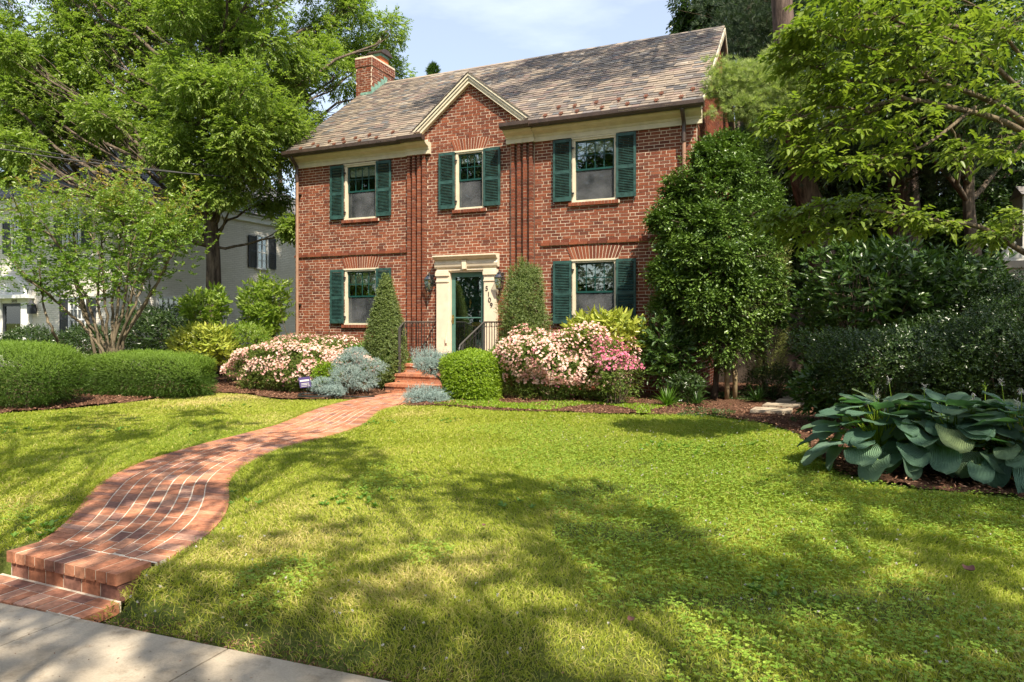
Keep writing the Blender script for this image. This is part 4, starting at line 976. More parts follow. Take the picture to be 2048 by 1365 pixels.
for k in range(1, 12):
    a = math.pi*k/12; mb.tube([(-21.81+.12*math.cos(a), -.11, 2.37+.1*math.sin(a)), (-21.81+.7*math.cos(a), -.115, 2.36+.42*math.sin(a))], [.012, .035], 5)
mb.build('door_surround', 'white_paint', nb)
mb = MB(); mb.box(-22.26, -22.16, -.08, -.0, .3, 2.05); mb.box(-21.34, -21.24, -.08, .0, .3, 2.05); mb.box(-22.16, -21.34, -.08, .0, 1.97, 2.05); d_ = mb.build('storm_door', 'slate_paint', nb)
mb = MB(); mb.box(-22.16, -21.34, -.05, -.045, .3, 1.97); mb.build('pane', 'door_glass', d_); mb = MB(); mb.box(-22.16, -21.34, -.03, -.005, .3, 1.97); mb.build('door_panel', 'dark_room', d_)
text('house_number', '5115', .14, (-21.6, -.142+.03, 2.09), 'black_paint', nb)
lx = -20.65; mb = MB(); mb.box(lx-.09, lx+.09, -.24, -.06, 1.72, 2.0); mb.lathe((lx, -.15, 2.0), [(.13, 0), (.05, .1), (.01, .16)], 8); mb.box(lx-.02, lx+.02, -.1, .0, 1.8, 1.9); o = mb.build('wall_lantern', 'slate_paint'); tag(o, 'grey wall lantern beside the arched white doorway of the white house', 'lantern')

# neighbour on the right: gable of lap siding and a stuccoed column
rh = empty('grey_house', (8.5, 3, 0), 'pale sided house seen behind the rhododendrons at the edge of the garden', 'house')
p0 = at(2014, 600, 14.5); cx_, cy_ = p0[0], p0[1]
mb = MB(); mb.box(cx_, cx_+.75, cy_, cy_+.75, 0, 2.75); mb.box(cx_-.06, cx_+.81, cy_-.06, cy_+.81, 2.6, 2.75); mb.build('porch_column', 'stucco', rh)
a1, a2 = at(1960, 565, 15.2), at(2016, 497, 15.2)
mb = MB()
for k in range(6):
    z0, z1 = a1[2]+(a2[2]-a1[2])*k/6, a1[2]+(a2[2]-a1[2])*(k+1)/6; xa = a1[0]+(a2[0]-a1[0])*k/6
    mb.prism([(xa, z0), (cx_+.8, z0), (cx_+.8, z1+.02), (xa+(a2[0]-a1[0])/6, z1)], 'y', a1[1]-.012*(k % 1)-.0, a1[1]+.02+.012*k)
mb.build('siding', 'siding', rh)
mb = MB(); mb.tube([(a1[0]-.12, a1[1]-.04, a1[2]-.1), (a2[0]+.05, a1[1]-.04, a2[2]+.12)], .05, 4); mb.build('rake_board', 'siding', rh)
mb = MB(); mb.box(cx_+.45, cx_+6, cy_+.76, cy_+1.6, 0, 4.25); mb.build('wall', 'siding', rh)
mb = MB(); mb.prism([(cy_+.6, 4.25), (cy_+1.1, 4.5), (cy_+1.7, 4.25)], 'x', cx_+.4, cx_+6.2); mb.build('roof', 'dark_slate', rh)

# fence gate in the side passage
fn = empty('wooden_fence', (1.4, 3, 0), 'tall dark weathered wooden fence at the end of the side passage', 'fence')
mb = MB(); x = .05
while x < 3.4:
    mb.box(x, x+.135, 3.0+random.uniform(-.004, .004), 3.025, .02, 1.72+random.uniform(-.01, .01)); x += .142
mb.build('panel', 'fence_wood', fn)
mb = MB(); mb.box(.05, 3.4, 3.025, 3.06, .4, .5); mb.box(.05, 3.4, 3.025, 3.06, 1.35, 1.45); mb.box(.05, 3.4, 2.97, 3.06, 1.74, 1.79); mb.build('rail', 'fence_wood', fn)
for x in (1.12, 2.05): mb = MB(); mb.box(x, x+.11, 2.95, 3.06, 0, 1.95); mb.prism([(x-.02, 1.95), (x+.13, 1.95), (x+.055, 2.03)], 'y', 2.93, 3.08); mb.build('post', 'fence_wood', fn)

# ================================================================== LAWN
CAMXY = np.array(CAM[:2])
def scatter(n, rmax, p=1.0):
    """ground points thinning out with distance from the pavement side of the garden"""
    r = 1.6+(rmax-1.6)*R.random(n)**p; a = R.uniform(-.85, 1.45, n)+math.pi/2
    P = CAMXY+np.stack([np.cos(a)*r, np.sin(a)*r], 1)
    ok = (P[:, 1] > ED(P[:, 0])+.03) & (P[:, 1] < 2) & (P[:, 0] > -19) & (P[:, 0] < 9)
    for poly in (BED_R, BED_L, PATHPOLY, [(-2.68, -11.7), (-1.50, -11.7), (-1.50, -11.0), (-2.68, -11.0)]): ok &= ~inside(P, poly)
    ok &= ~((P[:, 1] > -3.2) & (P[:, 0] < -4.4)); return P[ok], r[ok]
def patch(P, sc, seed):
    rs = np.random.default_rng(seed); K = rs.normal(size=(9, 2))*sc; ph = rs.uniform(0, 6.3, 9); return np.sin(P@K.T+ph).sum(1)/3
def worn(P): return (patch(P, 1.6, 3) > 1.25) | ((P[:, 1] < ED(P[:, 0])+.2) & (patch(P, 5, 9) > -.2))
P, r = scatter(1250000, 15, .95)
keep = ~(worn(P) & (R.random(len(P)) < .7)); P, r = P[keep], r[keep]
B = np.column_stack([P, gz(P[:, 0], P[:, 1])-.012])
D = R.normal(size=(len(P), 3))*.45; D[:, 2] = np.abs(D[:, 2])*.3+.8
lean = patch(P, 2.2, 4)*.25; D[:, 0] += lean; D[:, 1] += patch(P, 2.2, 5)*.2
hgt = .037+.011*patch(P, 1.2, 6)
hgt = np.where(P[:, 1] < ED(P[:, 0])+.15, hgt*.8, hgt)
rn = np.clip(.45+.26*patch(P, .8, 7)+.18*np.clip(patch(P, 2.4, 17), 0, 2)+.25*(R.random(len(P))-.5)*2+.1*(R.random(len(P)) < .05)*6, 0, 1)
n = len(P); D = unit(D); L = np.clip(hgt, .02, .08)*R.uniform(.6, 1.35, n); Wd = np.clip(.0018*(r/3.0)**.8, .0018, .008)
Sd = unit(np.cross(D, rdir(n)))*Wd[:, None]
m_ = B+D*L[:, None]*.55; tp = B+D*L[:, None]; tp[:, :2] += D[:, :2]*(L*.6)[:, None]; tp[:, 2] -= L*.12
V = np.stack([B-Sd, B+Sd, m_+Sd*.8, m_-Sd*.8, tp], 1).reshape(-1, 3)
i = (np.arange(n)*5)[:, None]
o = mesh_obj('grass', V, [i+np.array([[0, 1, 2, 3]]), i+np.array([[3, 2, 4]])], 'grass_blade', rnd=np.repeat(rn, 5)); tag(o, kind='stuff')
# clover: three round leaflets on each stalk, in drifts mostly over the right half
P, r = scatter(150000, 15, .9)
w = patch(P, 1.1, 21)+.5*patch(P, 3, 22)+np.clip((P[:, 0]+1.5)*.35, -1.6, 1.3)
ok = w > .35; P, r = P[ok], r[ok]; n = len(P)
B = np.column_stack([P, gz(P[:, 0], P[:, 1])+R.uniform(.018, .045, n)])
Bs = np.repeat(B, 3, 0); a = np.repeat(R.uniform(0, 6.3, n), 3)+np.tile([0, 2.09, 4.19], n)
D = np.stack([np.cos(a), np.sin(a), R.uniform(-.05, .45, 3*n)], 1)
o = leaves('clover', Bs, D, .0135, .0135, 'clover_leaf', None, N=np.tile(np.array((0, 0, 3.)), (3*n, 1)), fold=.15, rnd=np.repeat(R.random(n), 3), shape=.6); tag(o, kind='stuff')
P, r = scatter(2600, 14, .9); w = np.clip((P[:, 0]+1)*.4, -1, 1)+patch(P, 1.3, 21); P = P[w > .3][:420]; n = len(P)
B = np.column_stack([P, gz(P[:, 0], P[:, 1])+.05]); Bs = np.repeat(B, 12, 0); D = rdir(12*n)
o = leaves('clover_flowers', Bs, D, .009, .005, 'petal_white', None); tag(o, kind='stuff')
# broad plantain and weeds
P, r = scatter(9000, 13, .8); P = P[(patch(P, 2.5, 31) > .9)][:700]; n = len(P); B = np.repeat(np.column_stack([P, gz(P[:, 0], P[:, 1])+.005]), 6, 0)
a = R.uniform(0, 6.3, 6*n); D = np.stack([np.cos(a), np.sin(a), R.uniform(.25, .9, 6*n)], 1)
o = leaves('lawn_weeds', B, D, .05, .022, 'hedge_strip', None, N=np.tile(np.array((0, 0, 3.)), (6*n, 1)), rich=True); tag(o, kind='stuff')
# curled fallen leaves
for k, (x, y, s_, lb) in enumerate([(1937, 1137, .05, 'curled purple brown leaf lying on the shaded clover'), (1262, 1238, .028, 'small dry brown leaf lying on the sunlit lawn'), (968, 1050, .022, 'tiny reddish leaf lying on the middle of the lawn')]):
    rr = ray(x, y); p = np.array(CAM)+(-CAM[2]+.045)/rr[2]*rr
    U, Vv = np.meshgrid(np.linspace(-1, 1, 5), np.linspace(-1, 1, 7)); wv = (1-Vv**2)**.6*.6
    V = np.stack([p[0]+U*wv*s_, p[1]+Vv*s_, p[2]+(.35*U**2*wv+.15*np.sin(Vv*4))*s_], -1).reshape(-1, 3); i = np.arange(35).reshape(7, 5)
    o = mesh_obj('fallen_leaf', V, np.stack([i[:-1, :-1], i[:-1, 1:], i[1:, 1:], i[1:, :-1]], -1).reshape(-1, 4), 'dead_leaf', smooth=True); tag(o, lb, 'leaf')

# ================================================================== SHRUBS IN THE FRONT BED
bush('boxwood', 'bright lime green clipped boxwood cube right of the front steps', 'shrub', at(945, 757, 12.75), (.47, .45, .455), 'box_leaf', 9500, .027, .018, pw=5.5, shell=.75, lump=.07, up=.2, k=5, spl=.05)
def pinkish(c): return None
cA = at(578, 740, 14.3)
bush('azalea', 'wide azalea covered in pale pink flowers left of the front steps', 'shrub', (cA[0], cA[1]+.1, .55), (1.62, .62, .60), 'azalea_leaf', 9000, .036, .016, pw=2.2, shell=.6, lump=.26, up=.35, stems=22, k=4, spl=.06,
     flowers=[('petal_pink', 3600, .03, -.3, lambda p: (p[:, 2] > .25)), ('petal_magenta', 55, .024, 1.2, lambda p: p[:, 0] > -8.3)])
cB = at(1106, 745, 12.6)
bush('azalea', 'large azalea covered in pale pink flowers right of the clipped boxwood cube', 'shrub', (cB[0], cB[1]+.25, .58), (1.26, .72, .66), 'azalea_leaf', 9000, .034, .016, pw=2.6, shell=.6, lump=.22, up=.35, stems=26, k=4, spl=.06,
     flowers=[('petal_pink', 3600, .029, -.2, lambda p: (p[:, 2] > .34)), ('petal_magenta', 90, .024, 1.0, None)])
cC = at(1228, 722, 11.85)
bush('azalea', 'small azalea with deep magenta pink flowers at the right end of the flowering bank', 'shrub', (cC[0], cC[1], .60), (.40, .36, .46), 'azalea_leaf', 1300, .034, .015, shell=.5, lump=.3, up=.35, k=4, spl=.06,
     flowers=[('petal_magenta', 520, .027, -1.3, lambda p: p[:, 2] > .66)])
bush('skimmia', 'low glossy green shrub between pale azalea and house wall, left of the steps', 'shrub', (-6.75, -1.35, .50), (.85, .55, .45), 'hedge_strip', 2600, .075, .024, shell=.5, up=.9, k=5, spl=.1)
bush('skimmia', 'long low glossy green shrub under the left ground floor window', 'shrub', (-8.6, -1.2, .62), (1.45, .55, .42), 'hedge_strip', 4200, .075, .024, shell=.5, up=.9, k=5, spl=.1)
bush('skimmia', 'glossy green shrub behind the large azalea, under the right ground floor window', 'shrub', (-2.65, -1.5, .70), (1.25, .45, .42), 'hedge_strip', 3200, .07, .02, shell=.5, up=1.1, k=5, spl=.12)
cD = at(772, 640, 14.7)
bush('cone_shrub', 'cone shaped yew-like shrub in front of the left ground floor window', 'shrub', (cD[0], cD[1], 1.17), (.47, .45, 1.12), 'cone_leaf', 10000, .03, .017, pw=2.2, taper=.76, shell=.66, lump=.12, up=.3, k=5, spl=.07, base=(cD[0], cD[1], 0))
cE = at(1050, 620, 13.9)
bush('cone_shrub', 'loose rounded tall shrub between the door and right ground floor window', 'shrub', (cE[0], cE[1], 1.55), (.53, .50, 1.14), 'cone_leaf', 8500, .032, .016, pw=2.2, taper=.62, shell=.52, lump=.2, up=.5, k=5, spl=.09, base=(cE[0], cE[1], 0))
cF = at(1215, 660, 12.9)
bush('aucuba', 'yellow variegated leafy shrub below the right ground floor window', 'shrub', (cF[0], cF[1], 1.15), (.66, .5, .50), 'aucuba_leaf', 420, .14, .045, shell=.55, up=.8, k=6, spl=.12, rich=True, base=(cF[0], cF[1], 0))
cG = at(408, 680, 16.0)
bush('aucuba', 'yellow leafy shrub behind the low hedge near the big tree trunk', 'shrub', (cG[0], cG[1], .85), (.80, .6, .46), 'aucuba_leaf', 520, .15, .042, shell=.5, up=.7, k=6, spl=.14, rich=True)
bush('euonymus', 'small golden green shrub between the left azalea and the blue juniper', 'shrub', at(652, 752, 13.55), (.26, .26, .26), 'box_leaf', 2200, .032, .018, shell=.6, up=.6, zmin=.02)
def conifer_pads(name, label, base, pads, n, group=None, trunk=None):
    e = empty(name, (*base[:2], 0), label, 'shrub', group); mb = MB(); AP = []; AD = []
    for c, rad in pads:
        c = np.array(c); j = np.array(base if trunk is None else trunk[-1]); q = limb(mb, j, c-np.array((0, 0, rad[2]*.5)), .026, .01, .35, 6, 6)
        p, nn = blob(n, c, rad, 2, .45, .22, .03, int(R.integers(1e6))); AP.append(p); AD.append(nn*.8+rdir(len(p))*.5+np.array((0, 0, .35)))
        for _ in range(9): limb(mb, q[4], p[int(R.integers(len(p)))], .012, .003, .2, 4, 4)
    if trunk is not None: mb.tube(smoothpath(trunk, 5), np.linspace(.035, .02, len(smoothpath(trunk, 5))), 7)
    mb.build('branches', 'twig', e, True); P = np.concatenate(AP); D = np.concatenate(AD); m = 9
    t = np.tile(np.linspace(0, 1, m), len(P)); Pk = np.repeat(P, m, 0)+unit(np.repeat(D, m, 0))*(t*.07)[:, None]; Dk = unit(np.repeat(D, m, 0))*.55+rdir(len(Pk))*.7
    leaves('foliage', Pk, Dk, .022, .0075, 'juniper_leaf', e, rnd=np.repeat(R.random(len(P)), m)); return e
jb = at(702, 770, 13.5)
conifer_pads('juniper', 'wide silvery blue juniper left of the front steps beside the walk', (jb[0], jb[1], 0),
    [(at(700, 725, 13.5), (.34, .32, .17)), (at(742, 735, 13.6), (.32, .3, .15)), (at(690, 752, 13.2), (.30, .28, .15)), (at(650, 770, 13.2), (.26, .24, .10)), (at(724, 762, 13.4), (.30, .28, .14)), (at(668, 782, 13.0), (.22, .2, .07)), (at(712, 708, 13.7), (.2, .2, .1))], 620)
jt = at(892, 775, 12.75); jt[2] = 0
conifer_pads('juniper', 'silvery blue juniper on a bare leaning stem between the steps and boxwood cube', (jt[0], jt[1], 0),
    [(at(858, 715, 12.95), (.34, .3, .15)), (at(868, 737, 12.9), (.28, .26, .12)), (at(848, 728, 12.8), (.22, .22, .10)), (at(880, 722, 13), (.22, .22, .11))], 560, trunk=[(jt[0], jt[1], 0), tuple(at(885, 765, 12.8)), tuple(at(868, 748, 12.9))])
jl = at(850, 795, 12.3)
conifer_pads('juniper', 'low spreading blue juniper on the mulch at the walk edge right of the steps', (jl[0], jl[1], 0), [(at(850, 790, 12.35), (.34, .26, .14)), (at(835, 797, 12.2), (.22, .2, .10)), (at(872, 797, 12.2), (.2, .18, .08))], 620)
# holly
hc = at(1432, 520, 13.0); hb = at(1440, 792, 12.9)
tree('holly_tree', 'tall dense glossy holly tree at the right corner of the brick house', 'tree', (hb[0], hb[1], 0), [(hb[0]-.1, hb[1], 0), (hb[0]-.05, hb[1]+.02, .8), (hb[0], hb[1]+.1, 2.2), (hb[0], hb[1], 4.4)], .06,
     [(at(1432+(x-1432)*.93, y, Z), r*.88) for x, y, Z, r in [(1440, 325, 13.0, .50), (1395, 372, 12.9, .55), (1490, 360, 13.2, .52), (1445, 400, 12.6, .62), (1372, 440, 12.8, .55), (1505, 430, 13, .5), (1440, 470, 12.3, .65), (1365, 515, 12.7, .52),
      (1500, 510, 12.8, .58), (1430, 545, 12.2, .65), (1375, 580, 12.7, .5), (1500, 590, 12.8, .55), (1440, 620, 12.3, .6), (1385, 650, 12.8, .48), (1490, 665, 12.8, .5), (1440, 690, 12.5, .48), (1350, 410, 13.1, .38), (1432, 300, 13.1, .30), (1500, 300, 13.4, .25), (1335, 480, 12.9, .28), (1540, 470, 13.1, .34), (1325, 610, 12.8, .26), (1545, 560, 13.1, .36), (1468, 290, 13.2, .26), (1350, 380, 13.1, .26), (1535, 390, 13.4, .3), (1410, 315, 12.9, .25), (1315, 545, 12.8, .2), (1470, 340, 12.6, .28), (1420, 440, 12.2, .3), (1380, 500, 12.2, .28), (1480, 560, 12.1, .3), (1400, 600, 12, .28), (1450, 510, 11.9, .25), (1340, 560, 12.4, .22), (1555, 620, 13.2, .25), (1310, 440, 13, .16)]],
     'holly_leaf', 'bark', ns=330, k=7, L=.066, Wd=.042, spl=.19, fork=.25, droop=.1, twigs=10, flat=.9, limb_r=.022, rich=False, jitter=.9, leafdroop=.0)
for dx, hgt, lb in ((18, .95, 'pale timber stake left of the pair under the holly tree'), (34, 1.0, 'pale timber stake right of the pair under the holly tree')):
    p = at(1440+dx-4, 800, 12.7); mb = MB(); mb.tube([(p[0], p[1], -.05), (p[0], p[1], hgt)], .045, 10); o = mb.build('timber_stake', 'post_wood', smooth=True); tag(o, lb, 'stake', 'timber stakes under the holly')
# cypress column
p = at(1530, 620, 14.0)
e = empty('cypress', (p[0], p[1], 0), 'tall column-shaped golden green cypress to the right of the holly tree', 'shrub')
pp_, nn = blob(5200, (p[0], p[1], 1.75), (.45, .42, 1.75), 2.4, .7, .12, .35, 3)
D = nn*.7+rdir(len(pp_))*.4+np.array((0, 0, .6)); B, E = sprays(pp_, D, 7, np.full(len(pp_), .09), droopy=.1)
leaves('foliage', B, E, .028, .009, 'cypress_leaf', e); mb = MB(); mb.tube([(p[0], p[1], 0), (p[0], p[1], 3.1)], [.06, .02], 8); mb.build('trunk', 'bark', e)
# dark shrubs below the holly
bush('camellia', 'dark green shrub in shade between the aucuba and holly', 'shrub', at(1335, 705, 12.6), (.50, .45, .55), 'rhodo_leaf', 520, .10, .032, shell=.35, up=.5, k=6, spl=.16, rich=True, lump=.2, base=(*at(1350, 780, 12.7)[:2], 0))
bush('camellia', 'small dark leafy shrub low at the foot of the holly tree', 'shrub', at(1370, 775, 12.2), (.30, .28, .24), 'dark_leaf', 300, .07, .022, shell=.3, up=.7, k=6, spl=.12)
bush('camellia', 'rounded small-leaved shrub beside the stepping stones behind the cypress', 'shrub', at(1545, 765, 13.0), (.55, .45, .34), 'back_leaf', 2200, .045, .014, shell=.5, up=.8)
def strap(name, label, p, n, L, mat='hedge_strip'):
    e = empty(name, (p[0], p[1], 0), label, 'plant'); a = R.uniform(0, 6.3, n); V = []; F = []; Wd = .011
    for k in range(n):
        l_ = L*random.uniform(.6, 1.1); el = random.uniform(.55, 1.4); d = np.array((math.cos(a[k]), math.sin(a[k]))); b = len(V); s_ = np.array((-d[1], d[0], 0))
        for j, t in enumerate(np.linspace(0, 1, 6)):
            rr = l_*t*math.cos(el)*1.1; z = l_*(math.sin(el)*t-.65*t*t*math.cos(el)); c = np.array((p[0]+d[0]*(rr+.02), p[1]+d[1]*(rr+.02), .02+max(z, .01))); w = Wd*(1-t**2*.9)
            V += [c-s_*w, c+s_*w]
            if j: F.append((b+2*j-2, b+2*j-1, b+2*j+1, b+2*j))
    mesh_obj('leaves', V, np.array(F), mat, e, rnd=R.random(len(V))*0+R.random()); return e
strap('daylily', 'clump of arching strap leaves at the front of the right bed below the dark shrub', at(1335, 812, 11.6), 90, .48)
strap('daylily', 'thin clump of upright strap leaves at the right end of the pale azalea', at(1240, 800, 11.9), 26, .62)
strap('daylily', 'arching strap leaved clump on mulch just right of the stakes', at(1515, 800, 12.2), 70, .4, 'rhodo_leaf')
strap('daylily', 'small strap leaved clump on mulch just left of the holly trunk', at(1395, 815, 11.9), 60, .36, 'rhodo_leaf')
# low ground cover along the right bed
P = np.stack([R.uniform(-4.3, .4, 9000), R.uniform(-3.62, -2.2, 9000)], 1); w = patch(P, 2.5, 44); P = P[(w > .1) & inside(P, BED_R)]
B = np.repeat(np.column_stack([P, np.full(len(P), .03)]), 3, 0); D = rdir(len(B)); D[:, 2] = np.abs(D[:, 2])*.8+.15
tag(leaves('ground_cover', B, D, .034, .016, 'box_leaf', None), kind='stuff')
P = np.stack([R.uniform(.2, 2.9, 5000), R.uniform(-3.4, 2, 5000)], 1); w = patch(P, 2.1, 45); P = P[(w > .5) & (np.abs(P[:, 0]-1.7-.1*P[:, 1]) > .42)]
B = np.repeat(np.column_stack([P, np.full(len(P), .03)]), 3, 0); D = rdir(len(B)); D[:, 2] = np.abs(D[:, 2])*.8+.15
tag(leaves('ground_cover', B, D, .05, .014, 'back_leaf', None), kind='stuff')

# ------------------------------------------------------------------ left side
def hedge(name, label, c, rad, n, z0=.03, hp_=6.5):
    e = empty(name, (c[0], c[1], 0), label, 'hedge')
    mb = MB()
    for _ in range(40):
        x = c[0]+R.uniform(-.8, .8)*rad[0]; y = c[1]+R.uniform(-.7, .7)*rad[1]; limb(mb, (x, y, 0), (x+R.normal()*.12, y+R.normal()*.12, c[2]+rad[2]*R.uniform(-.1, .6)), .014, .004, .2, 5, 4)
    mb.build('branches', 'twig', e, True)
    p, nn = blob(n, c, rad, hp_, .78, .05, z0, int(R.integers(1e6))); k = 10
    D = nn*.9+rdir(len(p))*.5+np.array((0, 0, .5)); B, E = sprays(p, D, k, R.uniform(.4, 1.6, len(p))*.08, spread=1.0, droopy=.1)
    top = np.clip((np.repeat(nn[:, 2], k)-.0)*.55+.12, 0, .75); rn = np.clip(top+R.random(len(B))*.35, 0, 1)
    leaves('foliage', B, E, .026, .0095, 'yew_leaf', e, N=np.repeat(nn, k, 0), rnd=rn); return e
h2 = at(290, 755, 13.4); h1 = at(20, 750, 12.0)
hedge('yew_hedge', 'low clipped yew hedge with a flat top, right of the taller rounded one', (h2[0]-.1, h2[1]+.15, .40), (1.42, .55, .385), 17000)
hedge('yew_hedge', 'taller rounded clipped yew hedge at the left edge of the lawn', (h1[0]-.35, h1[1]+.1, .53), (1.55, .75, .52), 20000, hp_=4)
# crape myrtle with many stems
cb_ = (-11.55, -3.9, 0)
stems = [((215, 700), (165, 620), (150, 480), (120, 400)), ((205, 700), (120, 610), (60, 560), (15, 510)), ((200, 700), (175, 600), (120, 520), (70, 430)), ((215, 700), (210, 600), (195, 500), (150, 430)), ((218, 700), (195, 600), (205, 500), (190, 420)),
         ((225, 700), (225, 600), (250, 480), (235, 420)), ((225, 700), (250, 600), (262, 500), (290, 420)), ((235, 700), (270, 610), (300, 520), (330, 450)), ((238, 700), (285, 620), (330, 540), (350, 480)), ((228, 700), (240, 560), (240, 480), (270, 400)),
         ((120, 700), (100, 650), (85, 600), (80, 560)), ((245, 700), (255, 620), (285, 520), (310, 440)), ((190, 700), (150, 560), (100, 470), (50, 460)), ((240, 700), (300, 590), (345, 510), (365, 470))]
e = empty('crape_myrtle', cb_, 'multi-stemmed small tree with smooth pale stems fanning out in front of the white house', 'tree'); mb = MB(); tips = []
for k, s_ in enumerate(stems):
    Z0 = 14.4+random.uniform(-.25, .25); b = at(s_[0][0], 700, 14.4); pts = [(b[0], b[1], 0), tuple(at(*s_[0], 14.4))]+[tuple(at(x, y, Z0+j*random.uniform(-.3, .35))) for j, (x, y) in enumerate(s_[1:], 1)]
    q = smoothpath(pts, 7); q[1:-1] += R.normal(size=(len(q)-2, 3))*.012; mb.tube(q, np.linspace(.04, .011, len(q)), 8); tips.append(q)
    for j in range(5):
        g = q[int(R.integers(len(q)//2, len(q)))]; t = g+np.array((R.normal()*.35, R.normal()*.35, .3+R.random()*.5)); tips.append(limb(mb, g, t, .014, .005, .15, 6, 5))
mb.build('stems', 'smooth_bark', e, True)
P = np.concatenate([q[-3:] for q in tips]); P = np.concatenate([P]+[q[len(q)//2:][::2] for q in tips[::4]]); P = P[P[:, 2] > 2.0]; P = np.repeat(P, 9, 0)+R.normal(size=(len(P)*9, 3))*np.array((.25, .25, .19)); D = rdir(len(P)); D[:, 2] = np.abs(D[:, 2])*.9
sh = MB(); S_ = []
for k in range(90):
    g = P[int(R.integers(len(P)))]; d = np.array((R.normal()*.35, R.normal()*.35, 1.)); Ln = R.uniform(.25, .8)
    if g[2] < 3.2: continue
    S_ += [g+d*Ln*t for t in np.linspace(.1, 1, 9)]; sh.tube([g, g+d*Ln], .004, 4)
sh.build('shoots', 'smooth_bark', e)['kind'] = 'stuff'; P = np.concatenate([P, np.array(S_)]); D = np.concatenate([D, rdir(len(S_))+np.array((0, 0, .3))])
B, E = sprays(P, D, 8, R.uniform(.08, .26, len(P)), droopy=.15); hgt = np.clip((B[:, 2]-3.2)*.25, -.1, .3)
leaves('crown', B, E, .066, .037, 'crape_leaf', e, rnd=np.clip(np.repeat(R.random(len(P)), 8)*.6+R.random(len(B))*.25+hgt, 0, 1))
# young rhododendrons and side-yard shrubs
bush('rhododendron', 'light yellow-green rhododendron against the left corner of the brick house', 'shrub', at(528, 625, 17.2), (.72, .6, 1.0), 'rhodo_young', 620, .12, .038, shell=.35, up=.9, k=7, spl=.10, rich=True, lump=.25, base=(*at(528, 690, 17.2)[:2], 0), gz=0)
bush('rhododendron', 'open rhododendron with pale new leaves at the foot of the big tree', 'shrub', at(405, 618, 16.8), (.65, .5, .52), 'rhodo_young', 210, .15, .045, shell=.4, up=.8, k=7, spl=.10, rich=True, lump=.3, base=(*at(420, 690, 16.8)[:2], 0))
bush('laurel', 'dark green shrub in shade by the side wall of the white house', 'shrub', at(320, 670, 19.5), (1.5, .9, .85), 'dark_leaf', 1800, .10, .03, shell=.4, up=.6, k=5, spl=.15, base=(*at(320, 700, 19.5)[:2], 0))
bush('laurel', 'bright green low shrub between the yellow aucuba and the corner rhododendron', 'shrub', at(490, 680, 16.4), (.75, .5, .42), 'rhodo_young', 900, .06, .022, shell=.4, up=.8, k=5, spl=.1, base=(*at(490, 700, 16.4)[:2], 0))
bush('laurel', 'dark foundation shrubs below the windows of the white house', 'shrub', at(170, 690, 19), (1.4, .5, .55), 'dark_leaf', 1500, .07, .025, shell=.4, up=.6, k=5, spl=.12, base=(*at(170, 700, 19)[:2], 0))
bush('laurel', 'dark hedge-like shrub beside the arched doorway of the white house', 'shrub', at(60, 692, 19.5), (1.3, .5, .5), 'dark_leaf', 1500, .07, .025, shell=.4, up=.6, k=5, spl=.12, base=(*at(60, 700, 19.5)[:2], 0))
# garden hose and yard sign
mb = MB(); hp = at(640, 792, 13.0); pts = []
for k in range(58):
    a = k*.36; rr = .34+.05*math.sin(a*.37+1); pts.append((hp[0]+rr*math.cos(a)*1.1+.05*math.sin(k*.2), hp[1]+rr*math.sin(a)*.62-.1, .055+.004*(k % 9)))
pts += [(hp[0]+.75, hp[1]+.12, .05), (hp[0]+1.0, hp[1]+.35, .05)]; mb.tube(smoothpath(pts, 3), .0125, 7); o = mb.build('garden_hose', 'rubber', smooth=True); tag(o, 'dark garden hose lying in loose coils on the mulch', 'hose')
sp = at(610, 765, 13.1); e = empty('yard_sign', (sp[0], sp[1], 0), 'small purple and white yard sign standing in the mulch before the azalea', 'sign')
tilt = .12; ax = [(math.cos(.25), math.sin(.25), tilt), (-math.sin(.25), math.cos(.25), .15), (-tilt, -.15, 1)]; mb = MB(); mb.obox(sp, ax, .115, .004, .10); mb.build('board', 'sign_purple', e)
mb = MB(); A = [unit(np.array(v)[None])[0] for v in ax]
for k, (h, w, dz) in enumerate(((.03, .095, .035), (.008, .08, -.02), (.008, .085, -.045), (.007, .09, -.075))): mb.obox(sp-A[1]*.0055+A[2]*dz, ax, w, .0012, h*.55)
mb.build('lettering', 'sign_white', e); mb = MB(); mb.tube([(sp[0]-.05, sp[1]+.012, 0), (sp[0]-.05, sp[1]+.012, sp[2]+.05)], .004, 5); mb.tube([(sp[0]+.05, sp[1]+.012, 0), (sp[0]+.05, sp[1]+.012, sp[2]+.05)], .004, 5); mb.build('stake', 'iron', e)

# ------------------------------------------------------------------ big ash-like tree
def inreg(x, y):
    if x > 815 or y > 470: return False
    if y < 20: return x < 790
    lim = [(20, 800), (120, 800), (180, 770), (215, 690), (300, 600), (350, 590), (470, 580)]
    for (a, b), (c, d) in zip(lim[:-1], lim[1:]):
        if a <= y < c: return x < b+(d-b)*(y-a)/(c-a)
    return x < 570
rt = random.Random(5); cl = [(at(x, y, 19.5), r) for x, y, r in ((60, 190, .8), (150, 170, .8), (240, 190, .85), (20, 250, .7), (110, 245, .6), (200, 245, .7), (300, 235, .8), (330, 150, .8), (90, 300, .45), (180, 300, .4), (290, 300, .5), (40, 130, .75), (130, 60, .9), (210, 90, .9), (260, 20, .9), (170, -30, .9), (300, 80, .85), (90, 120, .7), (350, 30, .8), (10, 60, .6), (330, 210, .7), (50, -60, .9), (400, 120, .8), (450, 60, .8), (480, 160, .8), (380, 230, .7), (540, 100, .8), (520, 10, .8), (430, -40, .9), (600, 130, .6), (560, 190, .6), (180, 140, .7))]
tries = 0
